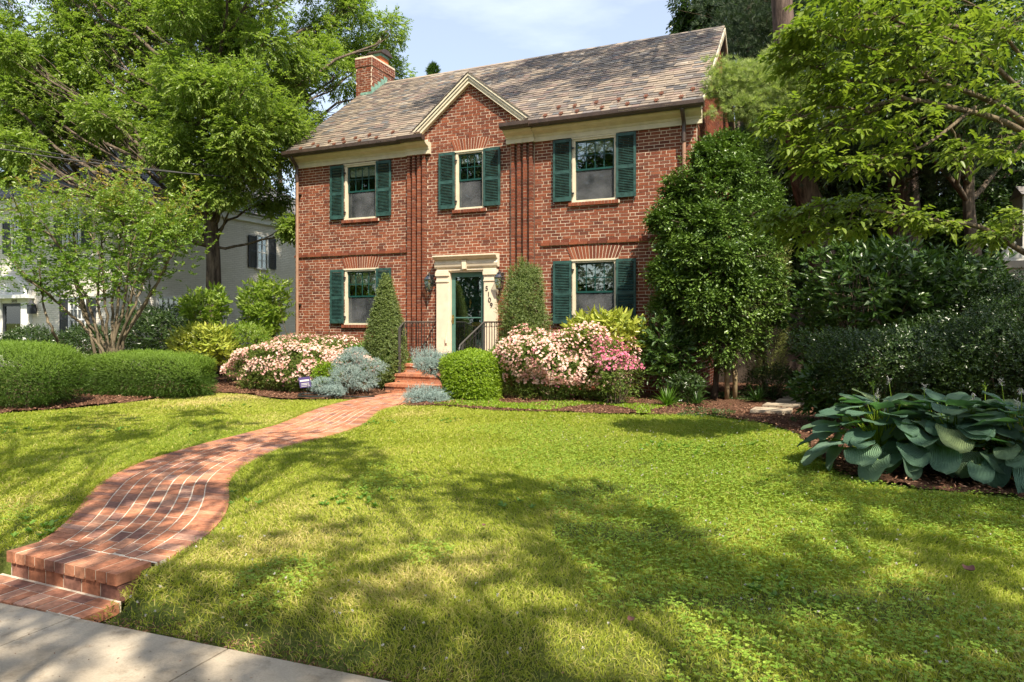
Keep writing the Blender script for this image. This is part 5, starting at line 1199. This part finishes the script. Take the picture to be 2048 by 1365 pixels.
while len(cl) < 118 and tries < 9000:
    tries += 1
    x, y = rt.uniform(-60, 790), rt.uniform(-190, 440)
    if not inreg(x+45, max(y, 21)): continue
    if 10 < x < 110 and -20 < y < 85: continue
    if y > 300 and x < 385: continue
    if y > 345: continue
    if y > 262 and 40 < x < 345: continue
    if x > 600 and y > 120 and y < 170 and False: continue
    if x < 330: Z_ = rt.uniform(19.2, 22.5)
    Z = Z_ if x < 330 else rt.uniform(22.2, 24.5) if x > 640 else rt.uniform(20.3, 22.5) if x > 560 else rt.uniform(16.4, 21.5)
    c = at(x, y, Z); r = rt.uniform(.55, .95)
    if any(np.linalg.norm(c-q[0]) < (r+q[1])*.46 for q in cl): continue
    cl.append((c, r))
for x, y, Z, r in ((455, 385, 17.2, .45), (590, 455, 18.2, .35), (375, 365, 17.6, .5), (500, 330, 17.5, .7), (560, 300, 18.6, .7), (610, 285, 19.5, .5), (545, 395, 19.5, .55), (30, 290, 17.5, .55), (10, 340, 18.5, .5), (20, 100, 17.5, .5), (560, 240, 18.2, .6), (400, 330, 17.4, .6), (350, 290, 17.2, .6), (200, 235, 17.2, .6), (775, 60, 22.5, .7), (785, 150, 23.5, .7), (640, 60, 22, .8), (700, 20, 22.5, .9), (740, 110, 24, .8)): cl.append((at(x, y, Z), r))
tb = at(430, 700, 18.6)
tree('shade_tree', 'big leafy green tree with a forked dark trunk between the brick and white houses', 'tree', (tb[0], tb[1], 0), [(tb[0], tb[1], 0), tuple(at(428, 620, 18.6)), tuple(at(427, 520, 18.6)), tuple(at(424, 440, 18.6)), tuple(at(432, 330, 18.7)), tuple(at(425, 200, 18.8)), tuple(at(420, 60, 19)), tuple(at(415, -80, 19))], .24,
     cl, 'ash_leaf', 'bark', ns=400, k=8, L=.10, Wd=.048, spl=.24, fork=.3, droop=.12, twigs=10, limb_r=.06, leafdroop=.12, jitter=.8, trunk_r1=.2)
# its low limb reaching right, as an extra tree of the same kind further back
def simple_tree(name, label, x, y, Z, h_px, crown, mat, bark_='bark', r0=.2, ns=110, L=.14, Wd=.07, rs=1.0, group=None, cat='tree', seedj=0, k=7, **kw):
    b = at(x, y, Z); b[2] = 0; tp = at(x, h_px, Z)
    cls = [(at(cx, cy, cz), r*rs) for cx, cy, cz, r in crown]
    return tree(name, label, cat, tuple(b), [tuple(b), (b[0]+.1, b[1], tp[2]*.3), (b[0]-.1, b[1]+.1, tp[2]*.65), tuple(tp)], r0, cls, mat, bark_, ns=ns, k=k, L=L, Wd=Wd, spl=.4, group=group, twigs=8, **kw)
def cloud(x0, x1, y0, y1, Z0, Z1, n, r0, r1, seed):
    q = random.Random(seed); out = []
    for _ in range(n): out.append((q.uniform(x0, x1), q.uniform(y0, y1), q.uniform(Z0, Z1), q.uniform(r0, r1)))
    return out
G1 = 'trees beyond the houses'
simple_tree('background_tree', 'dark tree seen low in the gap left of the brick house, behind the big tree', 560, 650, 34, 330, cloud(440, 640, 300, 640, 31, 37, 16, 1.3, 2.0, 1), 'back_leaf', L=.2, Wd=.1, r0=.3, group=G1, ns=130)
simple_tree('background_tree', 'pale green tree at the top left corner behind the utility wires', 40, 650, 34, 130, cloud(-90, 190, 110, 560, 31, 37, 24, 1.6, 2.4, 2), 'back_leaf', L=.22, Wd=.11, r0=.3, group=G1, ns=130)
simple_tree('background_tree', 'green tree rising behind the chimney and the left part of the ridge', 850, 650, 32, 220, cloud(690, 900, 190, 560, 29, 33, 12, .8, 1.3, 8), 'back_leaf', L=.14, Wd=.06, r0=.3, group=G1, ns=120)
# spruce tip over the ridge
p = at(866, 160, 26); e = empty('spruce_tree', (p[0], p[1], 0), 'tip of a spruce peeking above the middle of the roof ridge', 'tree', G1); mb = MB(); zt = at(866, 133, 26)[2]; mb.tube([(p[0], p[1], 0), (p[0], p[1], zt)], [.3, .01], 8); mb.build('trunk', 'bark', e)
PP_ = []; DD_ = []
for k in range(900):
    z = zt-abs(random.random())**1.1*7; rr = (zt-z)*.30+.08; a = random.uniform(0, 6.3); t = random.uniform(.1, 1); PP_.append((p[0]+rr*t*math.cos(a), p[1]+rr*t*math.sin(a), z+.25*t*rr)); DD_.append((math.cos(a), math.sin(a), .55))
B, E = needles(np.array(PP_), np.array(DD_), 14, .1, .6); leaves('crown', B, E, .20, .03, 'back_leaf', e)

# ------------------------------------------------------------------ right side: pines, broadleaves, dogwood
def pine(name, label, pts, r0, bough, mat, per=22, L=.13, w=.007, group='pine trees on the right'):
    b = np.array(pts[0]); e = empty(name, (b[0], b[1], 0), label, 'tree', group); mb = MB(); q = smoothpath(pts, 7); rr = np.linspace(r0, r0*.55, len(q)); rr[:3] *= 1.15; mb.tube(q, rr, 14); mb.build('trunk', 'pine_bark', e, True)
    br = MB(); PP_ = []; DD_ = []
    for (c, rad, n_) in bough:
        c = np.array(c); d_ = np.linalg.norm(q-c, axis=1)+np.abs(q[:, 2]-c[2])*.8; s_ = q[int(np.argmin(d_))]; g = limb(br, s_, c, .05, .015, .12, 8, 6)
        P, nn = blob(n_, c, rad, 2, .2, .35, None, int(R.integers(1e6)), full=True)
        for j in range(min(22, len(P))): limb(br, g[int(R.integers(4, 8))], P[j], .009, .003, .15, 4, 4)
        PP_.append(P); DD_.append(nn*.6+rdir(len(P))*.5+np.array((0, 0, .35)))
    br.build('branches', 'twig', e, True); P = np.concatenate(PP_); D = np.concatenate(DD_)
    B, E = needles(P, D, per, L, .75); leaves('crown', B, E, L, w, mat, e, rnd=np.repeat(R.random(len(P)), per)); return e
p1 = [tuple(np.append(at(1662, 700, 16)[:2], 0)), tuple(at(1650, 560, 16)), tuple(at(1625, 430, 16)), tuple(at(1600, 330, 16)), tuple(at(1575, 120, 16)), tuple(at(1563, 0, 16)), tuple(at(1545, -250, 16)), tuple(at(1535, -600, 16)), tuple(at(1530, -800, 16))]
RS = [(-.6, 3.2, 8.4), (-1.5, 3.3, 8.5), (-2.4, 3.0, 8.3), (-3.3, 3.2, 8.4), (-4.2, 2.9, 8.2), (-1.0, 2.4, 7.8), (-2.0, 2.2, 7.7), (-3.0, 2.2, 7.7), (-.4, 2.6, 8), (-3.9, 2.0, 7.5), (-4.6, 1.4, 7.1), (-2.6, 1.4, 7.1), (-1.4, 1.6, 7.2), (-5.4, 2.6, 8), (-6.6, 2.4, 7.8), (-7, 1.6, 7.2), (-4.6, 3.3, 8.5)]
HB = [((x+.6017*.7071*t_, y-.6017*.7071*t_, z+.7986*t_), (.62, .62, .4), 420) for (x, y, z), t_ in zip(RS, [9, 8.5, 9.5, 9, 8.6, 9, 9.6, 8.8, 8.2, 9.2, 9, 9.4, 8.8, 9.5, 9.2, 9.6, 9.1])]
pine('pine_tree', 'nearer pine with a thick leaning trunk and pale green bough reaching to the roof corner', p1, .33,
     [(at(1470, 150, 13.6), (.55, .5, .28), 420), (at(1520, 175, 13.4), (.6, .5, .32), 520), (at(1580, 190, 13.2), (.6, .5, .35), 520), (at(1490, 215, 13.4), (.5, .5, .25), 360), (at(1550, 235, 13.3), (.6, .5, .3), 420), (at(1610, 150, 13.2), (.55, .5, .35), 420), (at(1445, 185, 13.7), (.35, .4, .22), 220), (at(1630, 230, 13.3), (.5, .5, .3), 300), (at(1560, 130, 13.6), (.5, .5, .3), 300)]+HB, 'pine_leaf', per=26, L=.11, w=.006)
p2 = [tuple(np.append(at(1815, 700, 16.5)[:2], 0)), tuple(at(1810, 500, 16.5)), tuple(at(1805, 350, 16.5)), tuple(at(1800, 200, 16.5)), tuple(at(1790, 0, 16.5)), tuple(at(1790, -250, 16.5))]
pine('pine_tree', 'further pine with the stouter straight trunk, right of the leaning one', p2, .40,
     [(at(1780, 300, 14.5), (.9, .7, .4), 420), (at(1870, 260, 14.5), (1, .8, .5), 460), (at(1900, 340, 14.8), (.9, .8, .4), 420), (at(1760, 210, 15), (.9, .7, .5), 400), (at(1690, 330, 15), (.8, .7, .4), 300), (at(1950, 240, 14.6), (.9, .8, .5), 380)], 'dark_pine', per=26, L=.14, w=.008)
p3 = [tuple(np.append(at(1500, 650, 24)[:2], 0)), tuple(at(1500, 300, 24)), tuple(at(1498, 0, 24)), tuple(at(1500, -200, 24))]
pine('pine_tree', 'dark pine whose needles fill the space behind the right gable', p3, .4,
     [(at(x, y, Z), (1.5, 1.3, .9), 430) for x, y, Z in ((1490, 20, 20), (1530, 70, 19), (1500, 130, 19.5), (1600, 40, 19), (1640, 100, 18.5), (1560, 10, 19), (1680, 30, 18.5), (1480, 90, 21.5), (1540, 150, 18.6), (1520, 280, 20), (1500, 350, 21), (1560, 330, 19), (1700, 130, 18), (1740, 60, 18))], 'dark_pine', per=24, L=.18, w=.011)
G2 = 'broadleaf trees behind the right garden'
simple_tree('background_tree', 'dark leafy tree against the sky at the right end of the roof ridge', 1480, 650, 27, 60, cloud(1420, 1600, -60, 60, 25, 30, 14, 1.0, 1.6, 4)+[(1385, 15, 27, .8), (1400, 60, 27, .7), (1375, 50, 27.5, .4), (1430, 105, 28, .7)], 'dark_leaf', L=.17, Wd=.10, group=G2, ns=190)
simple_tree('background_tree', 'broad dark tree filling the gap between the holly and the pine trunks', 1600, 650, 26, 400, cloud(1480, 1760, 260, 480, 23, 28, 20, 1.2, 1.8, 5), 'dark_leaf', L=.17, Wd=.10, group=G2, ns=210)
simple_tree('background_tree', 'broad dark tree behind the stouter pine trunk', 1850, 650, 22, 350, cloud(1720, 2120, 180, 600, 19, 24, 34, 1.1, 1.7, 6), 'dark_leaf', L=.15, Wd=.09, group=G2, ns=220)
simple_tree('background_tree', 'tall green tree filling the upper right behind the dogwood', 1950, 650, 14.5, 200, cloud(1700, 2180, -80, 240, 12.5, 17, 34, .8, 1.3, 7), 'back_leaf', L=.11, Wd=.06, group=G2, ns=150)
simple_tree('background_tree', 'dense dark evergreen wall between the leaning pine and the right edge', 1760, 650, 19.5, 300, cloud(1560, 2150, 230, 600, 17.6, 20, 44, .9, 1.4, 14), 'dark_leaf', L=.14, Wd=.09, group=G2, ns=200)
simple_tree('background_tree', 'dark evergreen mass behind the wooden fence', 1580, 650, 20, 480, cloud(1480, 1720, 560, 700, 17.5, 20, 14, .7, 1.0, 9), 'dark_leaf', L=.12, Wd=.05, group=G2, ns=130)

# dogwood: tiers of broad leaves reaching in from the right
db = at(2150, 900, 8.2); db[2] = 0
e = empty('dogwood_tree', tuple(db), 'dogwood with tiers of bright broad leaves reaching in from the right edge', 'tree'); mb = MB(); tr = MB()
trunk = smoothpath([tuple(db), (db[0]+.1, db[1], 1.2), tuple(at(2130, 430, 8.1)), tuple(at(2090, 250, 8.0)), tuple(at(2080, 60, 8.0))], 6); tr.tube(trunk, np.linspace(.12, .04, len(trunk)), 10); tr.build('trunk', 'bark', e, True)
def br_path(pts, r0, r1): q = smoothpath([tuple(at(*p)) for p in pts], 6); mb.tube(q, np.linspace(r0, r1, len(q)), 7); return q
BR = [br_path([(2110, 330, 8), (2040, 240, 7.6), (1950, 190, 7.3), (1860, 165, 7.1), (1760, 160, 7)], .045, .012), br_path([(2100, 300, 8), (2010, 245, 7.5), (1900, 215, 7.2), (1800, 200, 7), (1700, 230, 6.9), (1640, 260, 6.9)], .04, .008),
      br_path([(2120, 540, 8), (2048, 505, 7.7), (1960, 455, 7.6), (1860, 440, 7.5), (1740, 420, 7.4), (1650, 410, 7.4)], .04, .008), br_path([(2080, 60, 8), (1980, 60, 7.5), (1860, 50, 7.2), (1740, 60, 7), (1650, 60, 6.9)], .03, .008),
      br_path([(2060, 200, 8), (1960, 110, 7.2), (1840, 60, 6.8), (1720, 20, 6.6)], .03, .008), br_path([(1870, 165, 7.1), (1800, 120, 6.8), (1720, 90, 6.7), (1620, 60, 6.6)], .02, .006),
      br_path([(1950, 215, 7.3), (1850, 290, 7.0), (1750, 320, 6.9), (1640, 330, 6.9)], .02, .006), br_path([(1830, 205, 7), (1740, 170, 6.8), (1660, 150, 6.8), (1600, 110, 6.8)], .02, .006),
      br_path([(1740, 225, 6.9), (1660, 215, 6.8), (1590, 240, 6.8), (1545, 245, 6.8)], .015, .005), br_path([(2048, 120, 7.6), (1960, 20, 7.0), (1860, -20, 6.8)], .02, .006)]
TP = []; TD = []
ells = [(1640, 60, 6.7, .30, .11), (1720, 40, 6.6, .38, .14), (1800, 30, 6.6, .4, .15), (1900, 20, 6.8, .4, .15), (1590, 110, 6.8, .22, .09), (1650, 130, 6.8, .3, .12), (1600, 225, 6.8, .28, .13), (1560, 250, 6.8, .14, .07), (1660, 190, 6.8, .33, .14), (1740, 130, 6.8, .4, .17), (1760, 220, 6.8, .4, .18),
        (1680, 260, 6.8, .33, .12), (1620, 290, 6.8, .26, .10), (1700, 330, 6.8, .28, .10), (1630, 325, 6.8, .2, .07), (1820, 250, 6.9, .34, .14), (1880, 140, 6.9, .42, .18), (1960, 90, 7.1, .4, .2), (1590, 430, 7.4, .26, .09), (1660, 415, 7.4, .34, .10), (1740, 405, 7.4, .34, .09), (1620, 465, 7.4, .32, .09), (1700, 455, 7.4, .32, .08), (1820, 430, 7.5, .3, .05), (1880, 450, 7.5, .22, .05), (1990, 470, 7.6, .24, .06), (2030, 440, 7.7, .2, .1),
        (1990, 200, 7.3, .35, .2), (2030, 40, 7.2, .4, .2), (1930, 300, 7.2, .25, .12), (2020, 290, 7.3, .3, .15), (1700, 170, 6.7, .3, .12), (1780, 310, 6.9, .25, .1), (1550, 440, 7.4, .14, .06), (1840, 90, 6.7, .4, .14), (1680, -5, 6.6, .4, .12), (1600, 60, 6.6, .14, .06)]
for x, y, Z, rx, rz in ells:
    c = at(x, y, Z); p, nn = blob(int(30+rx*85), c, (rx, rx, rz), 2, .1, .2, None, int(R.integers(1e6)), full=True); TP.append(p)
    dd = nn*.5+rdir(len(p))*.5; dd[:, 2] = dd[:, 2]*.3; dd += np.array((-.35, .1, .05)); TD.append(dd)
    allb = np.concatenate(BR); s_ = allb[int(np.argmin(np.linalg.norm(allb-c, axis=1)))]; g = limb(mb, s_, c, .012, .005, .15, 6, 5)
    for j in range(10): limb(mb, g[int(R.integers(2, 6))], p[j % len(p)], .005, .002, .2, 4, 4)
mb.build('branches', 'twig', e, True); P = np.concatenate(TP); D = np.concatenate(TD); B, E = sprays(P, D, 5, R.uniform(.08, .2, len(P)), droopy=.25)
leaves('crown', B, E, .075, .042, 'dogwood_leaf', e, N=np.tile(np.array((0, 0, 1.5)), (len(B), 1)), droop=.3, rich=True, rnd=np.repeat(R.random(len(P)), 5)*.6+R.random(len(B))*.4)

# understorey on the right
bush('rhododendron', 'tall dark rhododendron with whorled leaves at the foot of the pines', 'shrub', at(1740, 590, 11.2), (1.05, .9, .95), 'rhodo_leaf', 1000, .13, .036, shell=.5, up=.5, k=7, spl=.06, rich=True, lump=.2, base=(*at(1740, 800, 11.2)[:2], 0), stems=24, stem_r=.03)
bush('rhododendron', 'large dark rhododendron in front of the pale porch column', 'shrub', at(1890, 600, 11.0), (.95, .8, .75), 'rhodo_leaf', 900, .13, .036, shell=.5, up=.5, k=7, spl=.06, rich=True, lump=.2, base=(*at(1890, 800, 11)[:2], 0), stems=20, stem_r=.03)
bush('rhododendron', 'low dark shrub with whorled leaves left of the dense azalea bank', 'shrub', at(1670, 775, 9.6), (.50, .5, .42), 'rhodo_leaf', 420, .11, .032, shell=.4, up=.5, k=7, spl=.06, rich=True, lump=.2, base=(*at(1670, 800, 9.6)[:2], 0))
bush('rhododendron', 'dark shrub at the passage edge below the leaning pine trunk', 'shrub', at(1650, 660, 12.5), (.55, .5, .9), 'rhodo_leaf', 520, .12, .034, shell=.4, up=.5, k=7, spl=.06, lump=.2, base=(*at(1650, 780, 12.5)[:2], 0))
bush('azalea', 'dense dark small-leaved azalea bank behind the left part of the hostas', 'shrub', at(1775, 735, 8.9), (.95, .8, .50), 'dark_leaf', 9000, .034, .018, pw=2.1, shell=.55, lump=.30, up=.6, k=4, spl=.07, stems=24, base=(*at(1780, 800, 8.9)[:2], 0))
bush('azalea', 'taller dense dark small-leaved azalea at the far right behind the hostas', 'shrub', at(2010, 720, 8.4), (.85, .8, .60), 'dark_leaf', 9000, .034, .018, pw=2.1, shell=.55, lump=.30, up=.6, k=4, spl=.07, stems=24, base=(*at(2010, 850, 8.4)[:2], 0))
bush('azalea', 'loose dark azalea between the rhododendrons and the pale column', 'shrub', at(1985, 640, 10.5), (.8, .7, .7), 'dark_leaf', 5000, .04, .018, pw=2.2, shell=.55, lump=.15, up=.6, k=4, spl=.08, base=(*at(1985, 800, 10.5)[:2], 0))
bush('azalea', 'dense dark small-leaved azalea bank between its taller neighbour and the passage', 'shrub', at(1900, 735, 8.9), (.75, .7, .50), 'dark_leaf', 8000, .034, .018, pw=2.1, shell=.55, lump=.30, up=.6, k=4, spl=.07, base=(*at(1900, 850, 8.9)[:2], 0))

# ------------------------------------------------------------------ hostas
NU, NV_ = 11, 9
def hosta_leaf(base, yaw, elev, L, Wd, curl, cup, twist):
    """heart shaped leaf: returns vertices and rib coordinate"""
    v = np.linspace(0, 1, NU)[:, None]; u = np.linspace(-1, 1, NV_)[None, :]
    w = np.where(v > .36, np.sqrt(np.clip(1-((v-.36)/.64)**2, 0, 1))**.9, np.sqrt(1-((.36-v)/.52)**2)); w = np.clip(w, .012, 1)
    x = v-.22*np.abs(u)**2.2*(1-v)**2.0
    y = u*w*.5*Wd/L
    z = cup*np.abs(u)**1.7*w*.35-curl*v**1.8+.035*np.sin(v*9+u*2)*np.abs(u)
    X = np.stack([np.broadcast_to(x, z.shape), y, z], -1).reshape(-1, 3)*L
    X[:, 0] -= 0
    ct, st_ = math.cos(twist), math.sin(twist); X = X@np.array([[1, 0, 0], [0, ct, st_], [0, -st_, ct]])
    ce, se = math.cos(elev), math.sin(elev); X = X@np.array([[ce, 0, se], [0, 1, 0], [-se, 0, ce]])
    cy, sy = math.cos(yaw), math.sin(yaw); X = X@np.array([[cy, sy, 0], [-sy, cy, 0], [0, 0, 1]])
    return X+base, np.broadcast_to(u, z.shape).ravel()*1.0
HI = np.arange(NU*NV_).reshape(NU, NV_); HF = np.stack([HI[:-1, :-1], HI[:-1, 1:], HI[1:, 1:], HI[1:, :-1]], -1).reshape(-1, 4)
def hosta(label, c, rad, h, n, size, stalks):
    e = empty('hosta', (c[0], c[1], 0), label, 'plant', 'hostas in the right bed'); V = []; F = []; rb = []; rn = []; pt = MB(); k = 0
    for i in range(n):
        q = (i+.5)/n; a = i*2.39996+random.uniform(-.3, .3); rr = math.sqrt(q)*rad; ht = h*(1.12-.80*q**1.4)+random.uniform(-.03, .03)
        b = np.array((c[0]+rr*.72*math.cos(a), c[1]+rr*.72*math.sin(a), max(ht, .10))); s_ = size*random.uniform(.55, 1.12)*(.8+.25*q)
        el = .42-1.12*q+random.uniform(-.38, .38); X, u = hosta_leaf(b, a+random.uniform(-.35, .35), el, s_, s_*random.uniform(.82, 1.0), random.uniform(.08, .22), random.uniform(.02, .30), random.uniform(-.3, .3))
        X[:, 2] = np.maximum(X[:, 2], .015+.01*random.random())
        V.append(X); F.append(HF+k); k += len(X); rb.append(u); rn.append(np.full(len(X), random.random()*.8+(.2 if random.random() < .15 else 0)))
        root = np.array((c[0]+random.uniform(-.08, .08), c[1]+random.uniform(-.08, .08), 0)); m_ = (root+b)/2+np.array((0, 0, .08)); pt.tube(smoothpath([root, m_, b], 4), np.linspace(.008, .0055, 9), 5)
    mesh_obj('leaves', np.concatenate(V), np.concatenate(F), 'hosta_leaf', e, rnd=np.concatenate(rn), smooth=True, extra={'rib': np.concatenate(rb)})
    pt.build('leaf_stems', 'box_leaf', e, True)
    for (x, y, Z, kind_) in stalks:
        t = at(x, y, Z); m_ = MB(); b = np.array((t[0]+random.uniform(-.05, .05), t[1]+.05, .1)); m_.tube(smoothpath([b, (b+t)/2+np.array((.02, 0, 0)), t], 5), np.linspace(.006, .004, 11), 5)
        f = m_.build('flower_stalk', 'box_leaf', e, True); nb_ = 26; P = np.repeat(t[None], nb_, 0)+R.normal(size=(nb_, 3))*np.array((.006, .006, .02)); D = rdir(nb_)
        if kind_ == 'bell': D[:, 2] = -np.abs(D[:, 2])*1.6-.5; leaves('blossoms', P[:14], D[:14], .048, .012, 'petal_white', f)
        else: D[:, 2] = np.abs(D[:, 2])+.2; leaves('blossoms', P, D, .034, .006, 'petal_white' if kind_ == 'pale' else 'box_leaf', f)
hosta('large blue-green hosta at the left end of the hosta bed, leaves spilling onto the lawn', at(1765, 880, 6.75)*np.array((1, 1, 0)), .84, .60, 84, .30, [(1745, 770, 6.9, 'bell2'), (1778, 765, 6.9, 'pale'), (1755, 790, 6.8, 'pale'), (1770, 815, 6.6, 'bell'), (1848, 775, 6.7, 'pale')])
hosta('blue-green hosta in the middle of the hosta bed, between the other two clumps', at(1905, 890, 6.5)*np.array((1, 1, 0)), .84, .60, 92, .33, [(1946, 790, 6.6, 'bell'), (1970, 775, 6.8, 'bell2'), (1890, 805, 6.7, 'bell2')])
hosta('blue-green hosta cut by the right edge of the picture, with tall pale flower spikes', at(2045, 900, 6.2)*np.array((1, 1, 0)), .84, .60, 92, .33, [(2003, 765, 6.5, 'pale'), (2042, 780, 6.2, 'bell'), (2035, 810, 6.1, 'pale')])

# ------------------------------------------------------------------ overhead cables
def cable(name, label, a, b, sag, r_, n=24):
    a, b = np.array(a), np.array(b); t = np.linspace(0, 1, n)[:, None]; q = a+(b-a)*t; q[:, 2] -= (4*t*(1-t))[:, 0]*sag; mb = MB(); mb.tube(q, r_, 6); o = mb.build(name, 'cable', smooth=True); tag(o, label, 'cable', 'overhead cables')
cable('utility_cable', 'thick twisted service cable sagging across the trees to the left eave corner', at(-200, 262, 14), (-10.16, -.15, 5.1), .18, .017)
cable('utility_cable', 'thinner cable running just above the thick one at the left', at(-200, 245, 14), at(420, 352, 16.7), .1, .008)
for k, (y0, y1, y2, lb) in enumerate([(52, 60, 190, 'thin wire high behind the big tree'), (85, 95, 232, 'thin wire behind the big tree, lower than its twin')]):
    cable('utility_cable', lb, at(-100, y0, 26), at(760, y2, 30), .5, .014)

# ------------------------------------------------------------------ street trees behind the camera and to the right, which shade the garden
def street(name, label, x, y, h, cl_, ns=70, L=.16, Wd=.09, mat='ash_leaf', k=6, spl=.45):
    return tree(name, label, 'tree', (x, y, -.2), [(x, y, -.2), (x+.05, y, h*.3), (x-.1, y+.1, h*.6), (x, y, h)], .26, cl_, mat, 'bark', ns=ns, k=k, L=L, Wd=Wd, spl=spl, group='street trees that shade the lawn', twigs=9, fork=.35, limb_r=.022)
def cc(x, y, z, rx, ry, rz_, n, r0, r1, seed):
    q = random.Random(seed); out = []
    for _ in range(n):
        d = [q.gauss(0, 1) for _ in range(3)]; m_ = math.sqrt(sum(v*v for v in d)); f = q.uniform(.45, 1)
        out.append(((x+d[0]/m_*rx*f, y+d[1]/m_*ry*f, z+d[2]/m_*rz_*f), q.uniform(r0, r1)))
    return out
KS = .7536*.7071
def shad(targets, h0, h1, r0, r1, seed, z=0):
    """leaf masses placed up the sun's path from the spots of ground they shade"""
    q = random.Random(seed); out = []
    for t in targets:
        h = q.uniform(h0, h1); zz = t[2] if len(t) > 2 else z
        out.append(((t[0]+KS*(h-zz), t[1]-KS*(h-zz), h), q.uniform(r0, r1)))
    return out
q_ = random.Random(9); T1 = [(q_.uniform(-1.8, 4.5), q_.uniform(-12, -8.1)) for _ in range(150)]
T1 = [t for t in T1 if math.sin(t[0]*2.1+1)+math.sin(t[1]*2.6+t[0])+.38*t[0] > .25 and (t[1] > -11.3 or t[0] > -1)][:40]+[(-.9, -10.4), (-.4, -8.9), (.1, -8.2), (-1.7, -8.7)]
T2 = [(-3.3, -10), (-3.7, -9.1), (-2.3, -10.7), (-3.1, -11.8), (-1.5, -11.9), (-2.3, -12.4), (-4.2, -8.3), (-4.0, -7.3), (-.7, -12.3), (-6, -8), (-7.2, -7.3), (-8.3, -6.9), (-5.5, -9), (-7.6, -8.4), (-5.6, -6.7), (-3.2, -7.3), (-2.4, -7.9), (-6.8, -6.0), (-5, -10.1), (-6.6, -9.5), (-.2, -12.9), (-3.0, -8.0), (-1.1, -12.8), (-2.7, -9.7), (.4, -12.5), (-8.6, -8.2), (-1.9, -11.3), (-3.6, -12.5), (-1.0, -11.2)]
T3 = [(3, -6), (3.6, -6.5), (4, -7.5), (3.2, -4), (4.6, -6.4), (3.8, -5), (3.4, -7.6), (5, -7.4), (2.4, -7.3), (3, -1.5, 1), (4, -3, 1.5), (4.8, -4.6, 1), (3.2, -.5, 2), (4.6, -2, 2), (2, .5, 2), (5.5, -3.5, 2), (3.6, -2, 3), (5.6, -5.6, 1), (4.4, -.4, 3), (6, 3, 3.6), (6.5, 3.2, 2.6), (5.9, 3.1, 4.3), (6.9, 3.2, 3.6), (5.5, 2, 3)]
street('street_tree', 'tall street tree behind the viewpoint casting dappled shade on the near right lawn', 7.2, -16.2, 9.5, shad(T1, 7.5, 9.5, .38, .62, 3), ns=30, L=.12, Wd=.085, spl=.16)
street('street_tree', 'tall street tree behind the viewpoint on the left casting shade on the walk', 2.0, -16.4, 9.5, shad(T2, 7.5, 9.5, .28, .5, 4), ns=38, L=.12, Wd=.08, spl=.16)
street('garden_tree', 'tall tree beyond the right edge that shades the hostas and rhododendrons', 9.8, -9, 12, shad(T3, 8, 10.5, .5, .85, 5), ns=85, L=.13, Wd=.085, spl=.2)
for k, x in enumerate((-40, -33, -26, -20, -13, -6, 2)):
    street('street_tree', ['first', 'second', 'third', 'fourth', 'fifth', 'sixth', 'seventh'][k]+' tree from the left in the row across the street behind the viewpoint', x, -30, 13, cc(x, -30, 9.5, 5.2, 3, 7.8, 44, 1.4, 2.2, 20+k), ns=80, L=.3, Wd=.18, mat='back_leaf')

hb_ = empty('reflection_hedge', (-14, -27, 0), 'tall leafy hedge added across the street behind the viewpoint to darken window reflections', 'hedge')  # unseen hedge, put in so the door and window glass reflect something dark
P = np.stack([R.uniform(-45, 14, 26000), R.uniform(-27.6, -26.4, 26000), R.uniform(-.3, 3.6, 26000)], 1); leaves('foliage', P, rdir(len(P)), .24, .16, 'back_leaf', hb_)
# bits of leaf and seed blown onto the pavement and the walk
P, r = np.stack([R.uniform(-9, 4, 900), R.uniform(-12.8, -11.6, 900)], 1), None
P2 = np.array([pp(R.uniform(.2, LEN-.2), R.uniform(.02, .98)) for _ in range(260)])
B = np.concatenate([np.column_stack([P, np.full(len(P), -.1435)]), np.column_stack([P2, np.full(len(P2), .0155)])]); D = rdir(len(B)); D[:, 2] = .06
o = leaves('leaf_litter', B, D, .014, .006, 'chips', None, N=np.tile(np.array((0, 0, 4.)), (len(B), 1)), fold=.2); tag(o, kind='stuff')
# soil and roots along the ragged pavement edge, blades hanging over the edges
P = np.stack([R.uniform(-9, 5, 5200), np.abs(R.normal(size=5200))*.07], 1); P[:, 1] += ED(P[:, 0]); P = P[~((P[:, 0] > -2.68) & (P[:, 0] < -1.5))]
B = np.column_stack([P, gz(P[:, 0], P[:, 1])+R.uniform(-.004, .006, len(P))]); D = rdir(len(B)); D[:, 2] *= .3
tag(leaves('edge_debris', B, D, .022, .007, 'chips', None), kind='stuff')
i_ = R.integers(8, 195, 9000); sd2 = R.random(9000) < .5; Q = np.where(sd2[:, None], PL[i_], PR[i_]); nx_ = PR[i_]-PL[i_]; nx_ /= np.linalg.norm(nx_, axis=1)[:, None]
Q = Q+nx_*np.where(sd2, -1, 1)[:, None]*R.uniform(-.005, .05, 9000)[:, None]+R.normal(size=(9000, 2))*.02
D = np.column_stack([nx_*np.where(sd2, 1, -1)[:, None]*.7, np.full(9000, .8)])+rdir(9000)*.5
tag(leaves('edge_grass', np.column_stack([Q, gz(Q[:, 0], Q[:, 1])]), D, .05, .0045, 'grass_blade', None, droop=.3), kind='stuff')
